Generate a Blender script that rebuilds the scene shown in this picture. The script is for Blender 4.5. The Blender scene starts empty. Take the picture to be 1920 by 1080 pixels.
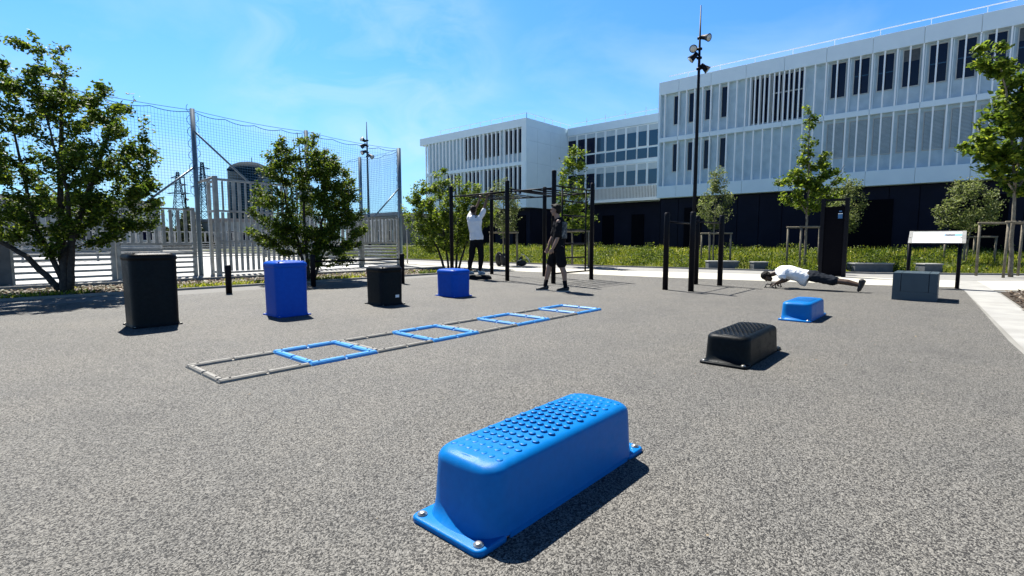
import bpy, math, random
import numpy as np
from math import sin, cos, pi, radians, atan, sqrt, hypot, atan2
from mathutils import Vector, Matrix, Euler
random.seed(7)
scene = bpy.context.scene
COL = scene.collection

# ------------------------------------------------------------------ materials
def new_mat(name):
    m = bpy.data.materials.new(name); m.use_nodes = True
    nt = m.node_tree
    return m, nt, nt.nodes['Principled BSDF']

def N(nt, t, **kw):
    n = nt.nodes.new(t)
    for k, v in kw.items():
        if k in n.inputs.keys() if hasattr(n.inputs, 'keys') else False: n.inputs[k].default_value = v
        else: setattr(n, k, v)
    return n

def ramp(nt, fac, stops):
    r = nt.nodes.new('ShaderNodeValToRGB')
    el = r.color_ramp.elements
    while len(el) < len(stops): el.new(0.5)
    for e, (p, c) in zip(el, stops):
        e.position = p; e.color = (*c, 1)
    nt.links.new(fac, r.inputs[0])
    return r.outputs[0]

def noise_mat(name, c1, c2, scale=4, rough=0.7, bump=0.0, bscale=60, metallic=0, detail=4, spec=0.5, coord='Object', lo=0.3, hi=0.7):
    m, nt, b = new_mat(name)
    tc = nt.nodes.new('ShaderNodeTexCoord')
    n = nt.nodes.new('ShaderNodeTexNoise'); n.inputs['Scale'].default_value = scale; n.inputs['Detail'].default_value = detail
    nt.links.new(tc.outputs[coord], n.inputs['Vector'])
    nt.links.new(ramp(nt, n.outputs['Fac'], [(lo, c1), (hi, c2)]), b.inputs['Base Color'])
    b.inputs['Roughness'].default_value = rough; b.inputs['Metallic'].default_value = metallic
    b.inputs['Specular IOR Level'].default_value = spec
    if bump:
        n2 = nt.nodes.new('ShaderNodeTexNoise'); n2.inputs['Scale'].default_value = bscale; n2.inputs['Detail'].default_value = 3
        nt.links.new(tc.outputs[coord], n2.inputs['Vector'])
        bp = nt.nodes.new('ShaderNodeBump'); bp.inputs['Strength'].default_value = bump; bp.inputs['Distance'].default_value = 0.01
        nt.links.new(n2.outputs['Fac'], bp.inputs['Height']); nt.links.new(bp.outputs[0], b.inputs['Normal'])
    return m

def rubber_mat(name, dark, mid, light, scale=95):
    m, nt, b = new_mat(name)
    tc = nt.nodes.new('ShaderNodeTexCoord')
    v = nt.nodes.new('ShaderNodeTexVoronoi'); v.inputs['Scale'].default_value = scale; v.inputs['Randomness'].default_value = 1
    wn = nt.nodes.new('ShaderNodeTexNoise'); wn.inputs['Scale'].default_value = 60; wn.inputs['Detail'].default_value = 2
    nt.links.new(tc.outputs['Object'], wn.inputs['Vector'])
    mv = nt.nodes.new('ShaderNodeMixRGB'); mv.blend_type = 'ADD'; mv.inputs[0].default_value = 0.015
    nt.links.new(tc.outputs['Object'], mv.inputs[1]); nt.links.new(wn.outputs['Color'], mv.inputs[2])
    nt.links.new(mv.outputs[0], v.inputs['Vector'])
    sx = nt.nodes.new('ShaderNodeSeparateColor'); nt.links.new(v.outputs['Color'], sx.inputs[0])
    base = ramp(nt, sx.outputs[0], [(0.0, dark), (0.22, dark), (0.5, mid), (0.8, light), (1.0, light)])
    big = nt.nodes.new('ShaderNodeTexNoise'); big.inputs['Scale'].default_value = 0.9; big.inputs['Detail'].default_value = 8; big.inputs['Roughness'].default_value = 0.65
    nt.links.new(tc.outputs['Object'], big.inputs['Vector'])
    mul = nt.nodes.new('ShaderNodeMixRGB'); mul.blend_type = 'MULTIPLY'; mul.inputs[0].default_value = 1
    nt.links.new(base, mul.inputs[1])
    nt.links.new(ramp(nt, big.outputs['Fac'], [(0.25, (.78, .78, .79)), (.45, (.98, .98, .98)), (0.7, (1.13, 1.11, 1.08))]), mul.inputs[2])
    nt.links.new(mul.outputs[0], b.inputs['Base Color'])
    b.inputs['Roughness'].default_value = 0.75; b.inputs['Specular IOR Level'].default_value = 0.35
    bp = nt.nodes.new('ShaderNodeBump'); bp.inputs['Strength'].default_value = 0.9; bp.inputs['Distance'].default_value = 0.004
    bp.invert = True
    nt.links.new(v.outputs['Distance'], bp.inputs['Height'])
    nt.links.new(bp.outputs[0], b.inputs['Normal'])
    return m

def leaf_mat(name, stops, trans=0.45, rough=0.55):
    m, nt, b = new_mat(name)
    g = nt.nodes.new('ShaderNodeNewGeometry')
    c = ramp(nt, g.outputs['Random Per Island'], stops)
    nt.links.new(c, b.inputs['Base Color']); b.inputs['Roughness'].default_value = rough
    b.inputs['Specular IOR Level'].default_value = 0.3
    t = nt.nodes.new('ShaderNodeBsdfTranslucent')
    hs = nt.nodes.new('ShaderNodeHueSaturation'); hs.inputs['Value'].default_value = 1.8; hs.inputs['Hue'].default_value = 0.485
    nt.links.new(c, hs.inputs['Color']); nt.links.new(hs.outputs[0], t.inputs['Color'])
    mx = nt.nodes.new('ShaderNodeMixShader'); mx.inputs[0].default_value = trans
    nt.links.new(b.outputs[0], mx.inputs[1]); nt.links.new(t.outputs[0], mx.inputs[2])
    nt.links.new(mx.outputs[0], nt.nodes['Material Output'].inputs['Surface'])
    return m

def glass_mat(name, col, rough=0.06, spec=0.6):
    m, nt, b = new_mat(name)
    b.inputs['Base Color'].default_value = (*col, 1); b.inputs['Roughness'].default_value = rough
    b.inputs['Specular IOR Level'].default_value = spec
    return m

def plastic(name, c1, c2, rough, spec, dust, amount):
    m = noise_mat(name, c1, c2, 30, rough, .15, 500, spec=spec); nt = m.node_tree; b = nt.nodes['Principled BSDF']
    tc = nt.nodes.new('ShaderNodeTexCoord')
    n = nt.nodes.new('ShaderNodeTexNoise'); n.inputs['Scale'].default_value = 5; n.inputs['Detail'].default_value = 10; n.inputs['Roughness'].default_value = .72
    nt.links.new(tc.outputs['Object'], n.inputs['Vector'])
    sc = nt.nodes.new('ShaderNodeMapping'); sc.inputs['Scale'].default_value = (9, 70, 30); sc.inputs['Rotation'].default_value = (.2, .1, .5)
    nt.links.new(tc.outputs['Object'], sc.inputs[0])
    n2 = nt.nodes.new('ShaderNodeTexNoise'); n2.inputs['Scale'].default_value = 1; n2.inputs['Detail'].default_value = 3; nt.links.new(sc.outputs[0], n2.inputs['Vector'])
    a = nt.nodes.new('ShaderNodeMath'); a.operation = 'MULTIPLY'
    nt.links.new(ramp(nt, n.outputs['Fac'], [(.48, (0, 0, 0)), (.72, (1, 1, 1))]), a.inputs[0]); nt.links.new(ramp(nt, n2.outputs['Fac'], [(.45, (.25, .25, .25)), (.68, (1, 1, 1))]), a.inputs[1])
    a2 = nt.nodes.new('ShaderNodeMath'); a2.operation = 'MULTIPLY'; a2.inputs[1].default_value = amount; nt.links.new(a.outputs[0], a2.inputs[0])
    src = b.inputs['Base Color'].links[0].from_socket
    mx = nt.nodes.new('ShaderNodeMixRGB'); mx.inputs[2].default_value = (*dust, 1); nt.links.new(a2.outputs[0], mx.inputs[0]); nt.links.new(src, mx.inputs[1]); nt.links.new(mx.outputs[0], b.inputs['Base Color'])
    r_ = nt.nodes.new('ShaderNodeMapRange'); r_.inputs[3].default_value = rough; r_.inputs[4].default_value = min(1, rough + .35); nt.links.new(a.outputs[0], r_.inputs[0]); nt.links.new(r_.outputs[0], b.inputs['Roughness'])
    return m

M = {}
M['rubber'] = rubber_mat('rubber granule surface', (.040, .038, .035), (.205, .196, .176), (.43, .412, .37), 200)
M['asphalt'] = noise_mat('asphalt', (.27, .265, .25), (.36, .35, .33), 60, .85, .5, 220)
M['ground'] = noise_mat('pale ground', (.33, .32, .29), (.42, .41, .38), 1.5, .9)
M['pitch'] = noise_mat('pitch concrete', (.52, .51, .48), (.60, .59, .56), 1.2, .85)
M['cream'] = noise_mat('cream concrete', (.58, .55, .46), (.70, .67, .57), 2.2, .85, .3, 160)
M['path_grey'] = noise_mat('grey path', (.36, .35, .33), (.45, .44, .41), 3, .85, .3, 160)
M['slab'] = noise_mat('pale slab', (.44, .43, .40), (.58, .57, .53), 2.5, .85, .3, 160)
M['kerb'] = noise_mat('kerb concrete', (.30, .29, .27), (.40, .39, .36), 6, .9, .3, 90)
M['soil'] = noise_mat('soil', (.03, .022, .014), (.09, .065, .04), 14, .95, 1, 60)
M['litter'] = leaf_mat('leaf litter', [(0, (.10, .05, .025)), (.3, (.30, .20, .11)), (.6, (.45, .37, .25)), (.8, (.10, .13, .03)), (1, (.5, .46, .36))], .15)
M['bark'] = noise_mat('tree bark', (.022, .017, .013), (.065, .052, .04), 18, .9, .8, 50)
M['bark_pale'] = noise_mat('pale bark', (.10, .085, .06), (.22, .19, .14), 14, .85, .6, 50)
M['leaf'] = leaf_mat('leaf green', [(0, (.022, .050, .006)), (.5, (.055, .105, .010)), (.85, (.12, .175, .014)), (1, (.20, .26, .02))])
M['leaf_pale'] = leaf_mat('leaf pale', [(0, (.06, .09, .022)), (.5, (.11, .15, .035)), (.8, (.18, .22, .07)), (1, (.30, .33, .16))])
M['leaf_bright'] = leaf_mat('leaf bright', [(0, (.022, .050, .006)), (.5, (.065, .115, .010)), (.8, (.13, .19, .016)), (1, (.24, .29, .03))], .5)
M['leaf_far'] = leaf_mat('leaf far', [(0, (.03, .045, .02)), (1, (.07, .09, .03))], .3)
M['grass'] = leaf_mat('grass blades', [(0, (.05, .09, .008)), (.45, (.15, .20, .014)), (.85, (.32, .34, .025)), (1, (.50, .46, .18))], .5, .6)
M['weed'] = leaf_mat('weed leaves', [(0, (.025, .05, .006)), (.5, (.08, .125, .010)), (.95, (.24, .28, .022)), (1, (.55, .56, .30))], .4, .6)
M['wood'] = noise_mat('weathered stake wood', (.20, .17, .12), (.36, .31, .22), 12, .85, .5, 50)
M['black_metal'] = noise_mat('black coated steel', (.004, .004, .007), (.006, .006, .009), 5, .48, .05, 200, spec=.12)
M['galv'] = noise_mat('galvanised steel', (.22, .22, .21), (.36, .36, .34), 7, .5, .05, 60, metallic=.35)
M['post_blue'] = noise_mat('grey blue painted post', (.10, .15, .20), (.15, .21, .26), 4, .45, metallic=.2)
M['cord'] = noise_mat('net cord', (.02, .10, .20), (.03, .13, .25), 4, .8)
M['blue'] = plastic('blue moulded rubber', (.001, .185, .56), (.002, .205, .62), .34, .16, (.03, .24, .50), .25)
M['blue_far'] = noise_mat('blue coated box', (.001, .090, .58), (.002, .105, .64), 20, .42, .1, 400, spec=.14)
M['black'] = plastic('black moulded rubber', (.0025, .0038, .005), (.005, .0075, .009), .40, .11, (.03, .03, .028), .3)
M['grey_blue'] = noise_mat('slate blue painted steel', (.035, .065, .085), (.045, .078, .10), 6, .5, .05, 80)
M['rung_blue'] = noise_mat('blue rubber strip', (.05, .30, .72), (.08, .36, .78), 30, .42, .2, 300)
M['rung_grey'] = noise_mat('grey rubber strip', (.26, .245, .21), (.36, .34, .295), 30, .55, .3, 300)
M['bolt'] = noise_mat('bolt steel', (.45, .43, .38), (.6, .58, .5), 9, .3, metallic=.8)
M['facade'] = noise_mat('sky tinted facade panel', (.68, .79, .85), (.73, .84, .89), 1.3, .55, detail=6)  # white panels; blue cast of the sky light is mixed into their colour
M['facade_rough'] = noise_mat('sky tinted render wall', (.43, .55, .62), (.55, .67, .74), 2.5, .85, .5, 90, detail=8)  # white wall with the sky's blue light put into the base colour
M['fin'] = noise_mat('white aluminium fin', (.88, .90, .90), (.92, .93, .93), 2, .45)
M['dark_base'] = noise_mat('dark navy cladding', (.0035, .004, .012), (.006, .007, .018), 1.5, .75, spec=.2)
M['dark_panel'] = noise_mat('black door', (.002, .002, .004), (.003, .003, .005), 1.5, .7, spec=.05)
M['glass'] = glass_mat('dark window glass', (.002, .005, .022), .04, .25)
M['glass_blue'] = glass_mat('sky tinted window glass', (.006, .045, .085), .05, .8)  # sky-blue reflection painted into the base colour of the glass
M['blind'] = noise_mat('pale roller blind', (.42, .50, .53), (.50, .57, .60), 3, .8)
M['frame'] = noise_mat('window frame', (.45, .46, .44), (.52, .53, .51), 3, .5)
M['balu'] = noise_mat('balustrade slat', (.88, .87, .84), (.92, .91, .88), 3, .5)
M['balu_brown'] = noise_mat('brown balustrade backing', (.22, .17, .13), (.30, .24, .19), 3, .7)
M['white'] = noise_mat('white printed panel', (.78, .80, .80), (.84, .85, .85), 2, .5)
M['print'] = noise_mat('printed picture', (.02, .02, .025), (.25, .25, .25), 25, .5)
M['print_blue'] = noise_mat('printed blue', (.12, .35, .6), (.3, .55, .75), 25, .5)
M['concrete'] = noise_mat('bench concrete', (.09, .10, .11), (.14, .15, .16), 6, .85, .4, 90)
M['tank'] = noise_mat('blue grey tank', (.02, .11, .18), (.03, .14, .22), .3, .8, spec=.05)
M['far_wall'] = noise_mat('far wall', (.40, .42, .40), (.48, .50, .48), .4, .8)
M['far_wall2'] = noise_mat('far brown wall', (.13, .12, .11), (.18, .165, .15), .5, .8)
M['roof'] = noise_mat('far roof', (.22, .19, .17), (.28, .24, .22), .5, .8)
M['skin_dark'] = noise_mat('dark brown skin', (.05, .027, .016), (.07, .038, .022), 8, .5)
M['skin'] = noise_mat('tan skin', (.22, .13, .085), (.27, .16, .11), 8, .5)
M['skin2'] = noise_mat('brown skin', (.10, .058, .035), (.13, .075, .046), 8, .5)
M['hair'] = noise_mat('black hair', (.004, .003, .003), (.010, .008, .006), 60, .6, .8, 200, spec=.2)
M['cloth_black'] = noise_mat('black cloth', (.006, .006, .008), (.011, .011, .013), 20, .85, .3, 60, spec=.08)
M['cloth_navy'] = noise_mat('dark shorts cloth', (.008, .011, .016), (.018, .022, .03), 20, .8, .3, 60, spec=.08)
M['cloth_white'] = noise_mat('white cotton', (.72, .73, .74), (.80, .81, .82), 10, .85, .5, 18)
M['faded'] = noise_mat('faded back print', (.02, .03, .04), (.20, .20, .19), 16, .85, lo=.42, hi=.62)
M['shoe'] = noise_mat('black shoe', (.008, .008, .009), (.014, .014, .015), 20, .6)
M['shoe_blue'] = noise_mat('blue grey shoe', (.09, .18, .28), (.2, .3, .4), 30, .6)
M['sole'] = noise_mat('pale sole', (.4, .39, .36), (.5, .49, .46), 20, .7)
M['bag'] = noise_mat('black bag', (.006, .006, .007), (.02, .02, .022), 12, .7, .5, 30)
M['bag_pale'] = noise_mat('beige strap', (.45, .42, .36), (.6, .57, .5), 12, .7)
M['lens'] = noise_mat('lamp lens', (.45, .45, .42), (.55, .55, .5), 5, .3)
M['bark_mulch'] = leaf_mat('mulch chips', [(0, (.04, .025, .015)), (.6, (.16, .10, .06)), (1, (.32, .24, .16))], .05)

def dim(name, f):
    ramps = [n for n in M[name].node_tree.nodes if n.bl_idname == 'ShaderNodeValToRGB']
    for e in ramps[0].color_ramp.elements: c = e.color; e.color = (c[0] * f, c[1] * f, c[2] * f, 1)
for k_, f_ in dict(rubber=.50, asphalt=.50, ground=.6, pitch=.85, cream=.75, path_grey=.62, slab=.62, kerb=.6, litter=.6, leaf=.85, leaf_pale=.85, leaf_bright=1.05, leaf_far=.6,
                   grass=.95, weed=.95, wood=.6, galv=1.1, blue=.74, blue_far=.70, rung_blue=.85, rung_grey=.62, concrete=.8, bark_mulch=.6, soil=.8, grey_blue=.75, far_wall=.75, tank=.15, balu=1.0).items(): dim(k_, f_)

# ------------------------------------------------------------------ mesh helpers
class MB:
    def __init__(s): s.v = []; s.f = []; s.sm = []
    def add(s, vs, fs, smooth=False):
        o = len(s.v); s.v += [tuple(v) for v in vs]; s.f += [tuple(i + o for i in f) for f in fs]; s.sm += [smooth] * len(fs); return s
    def box(s, x0, x1, y0, y1, z0, z1):
        return s.add([(x0, y0, z0), (x1, y0, z0), (x1, y1, z0), (x0, y1, z0), (x0, y0, z1), (x1, y0, z1), (x1, y1, z1), (x0, y1, z1)],
                     [(0, 3, 2, 1), (4, 5, 6, 7), (0, 1, 5, 4), (1, 2, 6, 5), (2, 3, 7, 6), (3, 0, 4, 7)])
    def obox(s, c, sx, sy, sz, R=None):
        R = R or Matrix.Identity(3); c = Vector(c)
        vs = [c + R @ Vector((a * sx / 2, b * sy / 2, d * sz / 2)) for d in (-1, 1) for b in (-1, 1) for a in (-1, 1)]
        return s.add(vs, [(0, 2, 3, 1), (4, 5, 7, 6), (0, 1, 5, 4), (1, 3, 7, 5), (3, 2, 6, 7), (2, 0, 4, 6)])
    def tube(s, pts, rad, n=8, cap=True, wide=None, smooth=True):
        """rad: number, list of numbers, or list of (ra, rb) with 'wide' giving the direction of ra"""
        pts = [Vector(p) for p in pts]; k = len(pts)
        if not hasattr(rad, '__len__'): rad = [rad] * k
        rings = []; prev = None
        for i, p in enumerate(pts):
            d = (pts[min(i + 1, k - 1)] - pts[max(i - 1, 0)])
            d = d.normalized() if d.length > 1e-9 else Vector((0, 0, 1))
            if wide is not None:
                a = Vector(wide); a = (a - d * a.dot(d)).normalized()
            elif prev is not None:
                a = (prev - d * prev.dot(d)); a = a.normalized() if a.length > 1e-6 else d.orthogonal().normalized()
            else:
                a = d.orthogonal().normalized()
            prev = a; b = d.cross(a)
            r = rad[i]; ra, rb = (r if hasattr(r, '__len__') else (r, r))
            rings.append([p + a * (cos(2 * pi * j / n) * ra) + b * (sin(2 * pi * j / n) * rb) for j in range(n)])
        vs = [v for r in rings for v in r]; fs = []
        for i in range(k - 1):
            for j in range(n):
                a0 = i * n + j; a1 = i * n + (j + 1) % n
                fs.append((a0, a1, a1 + n, a0 + n))
        if cap: fs.append(tuple(range(n))[::-1]); fs.append(tuple((k - 1) * n + j for j in range(n)))
        return s.add(vs, fs, smooth)
    def ball(s, c, rx, ry, rz, R=None, nu=16, nv=10):
        R = R or Matrix.Identity(3); c = Vector(c); vs = [c + R @ Vector((0, 0, -rz))]
        for i in range(1, nv):
            t = -pi / 2 + pi * i / nv
            for j in range(nu):
                a = 2 * pi * j / nu; vs.append(c + R @ Vector((rx * cos(t) * cos(a), ry * cos(t) * sin(a), rz * sin(t))))
        vs.append(c + R @ Vector((0, 0, rz))); fs = []
        for j in range(nu): fs.append((0, 1 + (j + 1) % nu, 1 + j)); fs.append((len(vs) - 1, 1 + (nv - 2) * nu + j, 1 + (nv - 2) * nu + (j + 1) % nu))
        for i in range(nv - 2):
            for j in range(nu):
                a = 1 + i * nu + j; b = 1 + i * nu + (j + 1) % nu; fs.append((a, b, b + nu, a + nu))
        return s.add(vs, fs, True)
    def lathe(s, prof, c=(0, 0, 0), n=20, smooth=True):
        vs = []; fs = []; c = Vector(c)
        for r, z in prof:
            for j in range(n): vs.append(c + Vector((r * cos(2 * pi * j / n), r * sin(2 * pi * j / n), z)))
        for i in range(len(prof) - 1):
            for j in range(n):
                a = i * n + j; b = i * n + (j + 1) % n; fs.append((a, b, b + n, a + n))
        fs.append(tuple(range(n))[::-1]); fs.append(tuple((len(prof) - 1) * n + j for j in range(n)))
        return s.add(vs, fs, smooth)
    def poly(s, pts, z0, z1=None):
        n = len(pts)
        if z1 is None: return s.add([(x, y, z0) for x, y in pts], [tuple(range(n))])
        return s.add([(x, y, z0) for x, y in pts] + [(x, y, z1) for x, y in pts],
                     [tuple(range(n))[::-1], tuple(range(n, 2 * n))] + [(i, (i + 1) % n, (i + 1) % n + n, i + n) for i in range(n)])

def wloc(o):
    v = Vector((0, 0, 0))
    while o: v = v + o.location; o = o.parent
    return v

def link(o, parent=None):
    COL.objects.link(o)
    if parent: o.parent = parent
    return o

def build(mb, name, mat, parent=None, local=False, bevel=0, origin=None, seg=2):
    me = bpy.data.meshes.new(name)
    vs = mb.v
    off = Vector((0, 0, 0))
    if not local:
        if parent is not None: off = wloc(parent)
        elif origin: off = Vector(origin)
        else:
            xs = [v[0] for v in vs]; ys = [v[1] for v in vs]; zs = [v[2] for v in vs]
            off = Vector(((min(xs) + max(xs)) / 2, (min(ys) + max(ys)) / 2, min(zs)))
    me.from_pydata([(v[0] - off.x, v[1] - off.y, v[2] - off.z) for v in vs], [], mb.f)
    if any(mb.sm): me.polygons.foreach_set('use_smooth', mb.sm)
    me.validate(); me.update()
    me.materials.append(M[mat] if isinstance(mat, str) else mat)
    o = bpy.data.objects.new(name, me); link(o, parent)
    if parent is None and not local: o.location = off
    if bevel:
        b = o.modifiers.new('bevel', 'BEVEL'); b.width = bevel; b.segments = seg; b.limit_method = 'ANGLE'; b.angle_limit = radians(40)
    return o

def tag(o, label=None, cat=None, group=None, kind=None):
    if label: o['label'] = label
    if cat: o['category'] = cat
    if group: o['group'] = group
    if kind: o['kind'] = kind
    return o

def empty(name, loc, rz=0, label=None, cat=None, group=None):
    o = bpy.data.objects.new(name, None); o.location = loc; o.rotation_euler.z = rz; o.empty_display_size = .1
    COL.objects.link(o); return tag(o, label, cat, group)

def copy_tree(o, parent=None):
    c = o.copy(); COL.objects.link(c)
    if parent: c.parent = parent
    for ch in o.children: copy_tree(ch, c)
    return c

def struct(mb, name, mat, **k): return tag(build(mb, name, mat, **k), kind='structure')

def np_mesh(name, verts, nper, mat, parent=None, origin=(0, 0, 0), faces_local=None):
    """verts: (n, nper, 3) array, each row one face; faces_local: list of index tuples inside each row"""
    n = verts.shape[0]; fl = faces_local or [tuple(range(nper))]
    o3 = np.array(origin, dtype=np.float64)
    me = bpy.data.meshes.new(name)
    me.vertices.add(n * nper); me.vertices.foreach_set('co', (verts - o3).reshape(-1).astype(np.float32))
    loops = []; 
    base = (np.arange(n) * nper)[:, None]
    per = np.concatenate([np.array(f) for f in fl]); L = len(per)
    li = (base + per[None, :]).reshape(-1)
    sizes = np.tile(np.array([len(f) for f in fl]), n); starts = np.concatenate([[0], np.cumsum(sizes)[:-1]])
    me.loops.add(len(li)); me.loops.foreach_set('vertex_index', li.astype(np.int32))
    me.polygons.add(len(sizes)); me.polygons.foreach_set('loop_start', starts.astype(np.int32)); me.polygons.foreach_set('loop_total', sizes.astype(np.int32))
    me.update(calc_edges=True); me.materials.append(M[mat])
    o = bpy.data.objects.new(name, me); link(o, parent)
    if parent is None: o.location = origin
    return o

# ------------------------------------------------------------------ camera, light, sky
FPX = 957.0; YAW = radians(41.2); PITCH = atan((540 - 451) / FPX); CH = 1.05
FWD = Vector((cos(YAW), sin(YAW), 0)); RGT = Vector((sin(YAW), -cos(YAW), 0))
cam = bpy.data.cameras.new('camera'); cam.sensor_width = 36; cam.lens = 36 * FPX / 1920; cam.clip_end = 3000; cam.clip_start = .05
co = bpy.data.objects.new('camera', cam); COL.objects.link(co); co.location = (0, 0, CH)
co.rotation_euler = Euler((radians(90) - PITCH, 0, YAW - radians(90)), 'XYZ'); scene.camera = co

AZ = radians(71.3); EL = radians(57.5)
sdir = Vector((cos(AZ) * cos(EL), sin(AZ) * cos(EL), sin(EL)))
sun = bpy.data.lights.new('sun', 'SUN'); sun.energy = 5.0; sun.angle = radians(.5); sun.color = (1, .965, .90)
so = bpy.data.objects.new('sun', sun); COL.objects.link(so); so.location = (0, 0, 20)
so.rotation_euler = sdir.to_track_quat('Z', 'Y').to_euler()

w = bpy.data.worlds.new('World'); scene.world = w; w.use_nodes = True
nt = w.node_tree; bg = nt.nodes['Background']
sky = nt.nodes.new('ShaderNodeTexSky'); sky.sky_type = 'NISHITA'; sky.sun_disc = False
sky.sun_elevation = EL; sky.sun_rotation = pi / 2 - AZ; sky.altitude = 100; sky.air_density = 1.0; sky.dust_density = 1.0; sky.ozone_density = 2.0
tint = nt.nodes.new('ShaderNodeMixRGB'); tint.blend_type = 'MULTIPLY'; tint.inputs[0].default_value = 1; tint.inputs[2].default_value = (.50, 1.18, 1.95, 1)
nt.links.new(sky.outputs[0], tint.inputs[1])
tc = nt.nodes.new('ShaderNodeTexCoord')
mp = nt.nodes.new('ShaderNodeMapping'); mp.inputs['Scale'].default_value = (1, 1, 2.2); mp.inputs['Rotation'].default_value = (0.2, .35, 0)
nt.links.new(tc.outputs['Generated'], mp.inputs[0])
cn = nt.nodes.new('ShaderNodeTexNoise'); cn.inputs['Scale'].default_value = 2.1; cn.inputs['Detail'].default_value = 8; cn.inputs['Roughness'].default_value = .58; cn.inputs['Distortion'].default_value = .6
nt.links.new(mp.outputs[0], cn.inputs['Vector'])
cr = ramp(nt, cn.outputs['Fac'], [(.46, (0, 0, 0)), (.74, (.62, .62, .62))])
# wisps sit low in the sky, thin out overhead
sx = nt.nodes.new('ShaderNodeSeparateXYZ'); nt.links.new(tc.outputs['Generated'], sx.inputs[0])
hz = nt.nodes.new('ShaderNodeMapRange'); hz.inputs[1].default_value = .05; hz.inputs[2].default_value = .55; hz.inputs[3].default_value = 1; hz.inputs[4].default_value = 0
nt.links.new(sx.outputs['Z'], hz.inputs[0])
cm = nt.nodes.new('ShaderNodeMath'); cm.operation = 'MULTIPLY'; nt.links.new(cr, cm.inputs[0]); nt.links.new(hz.outputs[0], cm.inputs[1])
mixc = nt.nodes.new('ShaderNodeMixRGB'); mixc.inputs[2].default_value = (7.0, 8.6, 9.8, 1)
hm_ = nt.nodes.new('ShaderNodeMixRGB'); hm_.inputs[2].default_value = (5.2, 8.0, 9.6, 1)
nt.links.new(ramp(nt, sx.outputs['Z'], [(0, (.62, .62, .62)), (.14, (.34, .34, .34)), (.32, (.04, .04, .04)), (.42, (0, 0, 0))]), hm_.inputs[0]); nt.links.new(tint.outputs[0], hm_.inputs[1])
dv = (FWD * cos(0) + RGT * ((700 - 960) / FPX) + Vector((0, 0, (451 - 165) / FPX))).normalized()
dp = nt.nodes.new('ShaderNodeVectorMath'); dp.operation = 'DOT_PRODUCT'; dp.inputs[1].default_value = dv; nt.links.new(tc.outputs['Generated'], dp.inputs[0])
dm = nt.nodes.new('ShaderNodeMapRange'); dm.interpolation_type = 'SMOOTHSTEP'; dm.inputs[1].default_value = .955; dm.inputs[2].default_value = 1.0; nt.links.new(dp.outputs['Value'], dm.inputs[0])
c2 = nt.nodes.new('ShaderNodeTexNoise'); c2.inputs['Scale'].default_value = 5.5; c2.inputs['Detail'].default_value = 9; c2.inputs['Roughness'].default_value = .55; c2.inputs['Distortion'].default_value = .8
nt.links.new(mp.outputs[0], c2.inputs['Vector'])
c3 = nt.nodes.new('ShaderNodeMath'); c3.operation = 'MULTIPLY'; nt.links.new(ramp(nt, c2.outputs['Fac'], [(.38, (0, 0, 0)), (.70, (.42, .42, .42))]), c3.inputs[0]); nt.links.new(dm.outputs[0], c3.inputs[1])
c4 = nt.nodes.new('ShaderNodeMath'); c4.operation = 'MAXIMUM'; nt.links.new(cm.outputs[0], c4.inputs[0]); nt.links.new(c3.outputs[0], c4.inputs[1])
nt.links.new(c4.outputs[0], mixc.inputs[0]); nt.links.new(hm_.outputs[0], mixc.inputs[1])
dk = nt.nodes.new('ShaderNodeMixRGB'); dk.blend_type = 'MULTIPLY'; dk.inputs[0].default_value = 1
nt.links.new(mixc.outputs[0], dk.inputs[1]); nt.links.new(ramp(nt, sx.outputs['Z'], [(.0, (1, 1, 1)), (.42, (1, 1, 1)), (.56, (.20, .20, .22)), (1, (.13, .13, .16))]), dk.inputs[2])  # unseen upper sky darkened to deepen the shadows on the ground
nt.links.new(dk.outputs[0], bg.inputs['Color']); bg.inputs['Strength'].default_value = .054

scene.view_settings.view_transform = 'Standard'; scene.view_settings.look = 'None'
scene.view_settings.exposure = 1.10; scene.view_settings.gamma = 1

# ------------------------------------------------------------------ setting
struct(MB().box(-400, 700, -400, 700, -.5, 0), 'ground', 'ground')
struct(MB().poly([(-30, -30), (-1.6, -30), (4.8, -.55), (14.06, -.13), (15.39, -.04), (14.54, 1.45), (14.21, 3.92), (13.46, 6.24), (13.38, 8.39), (12.6, 11.6), (-30, 12.9)][:0] +
       [(-12, -30), (1.5, -30), (5.0, -.62), (7.38, -.44), (14.06, -.13), (15.1, -.02), (14.6, 1.45), (14.2, 3.9), (13.7, 6.2), (13.5, 8.4), (13.2, 11.45), (-12, 10.9)], .008), 'rubber_surface', 'rubber')
struct(MB().poly([(-12, 10.9), (13.2, 11.45), (13.1, 12.0), (-12, 12.9)], .004), 'asphalt_strip', 'asphalt')
struct(MB().poly([(13.5, 8.4), (13.7, 6.2), (14.2, 3.9), (14.6, 1.45), (15.1, -.02), (17.65, .02), (17.5, 1.8), (16.8, 5.2), (16.2, 7.5), (15.6, 9.8), (15.3, 20), (15.3, 60), (10.6, 60), (14.3, 22), (13.8, 15), (13.1, 12.0)], .010), 'cream_path', 'cream')
struct(MB().poly([(17.75, -.38), (18.6, -1.3), (26, -9), (20, -9), (15.0, -1.05), (14.78, -.58)], .011), 'cream_path', 'cream')
struct(MB().poly([(15.6, 9.8), (16.2, 7.5), (16.8, 5.2), (17.5, 1.8), (17.65, .02), (17.75, -.38), (18.6, -1.3), (26, -9), (29, -9), (21.7, -1.5), (19.4, 1.95), (18.75, 5.9), (17.8, 11.2), (17.2, 22.9), (16.9, 60), (15.3, 60), (15.3, 20)], .009), 'grey_path', 'path_grey')
struct(MB().poly([(5.0, -.62), (14.06, -.13), (15.1, -.02), (17.65, .02), (17.75, -.38), (14.78, -.58), (14.15, -.62), (10.46, -.78), (5.6, -1.6), (3, -30), (1.5, -30)], .010), 'slab_path', 'slab')
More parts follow.
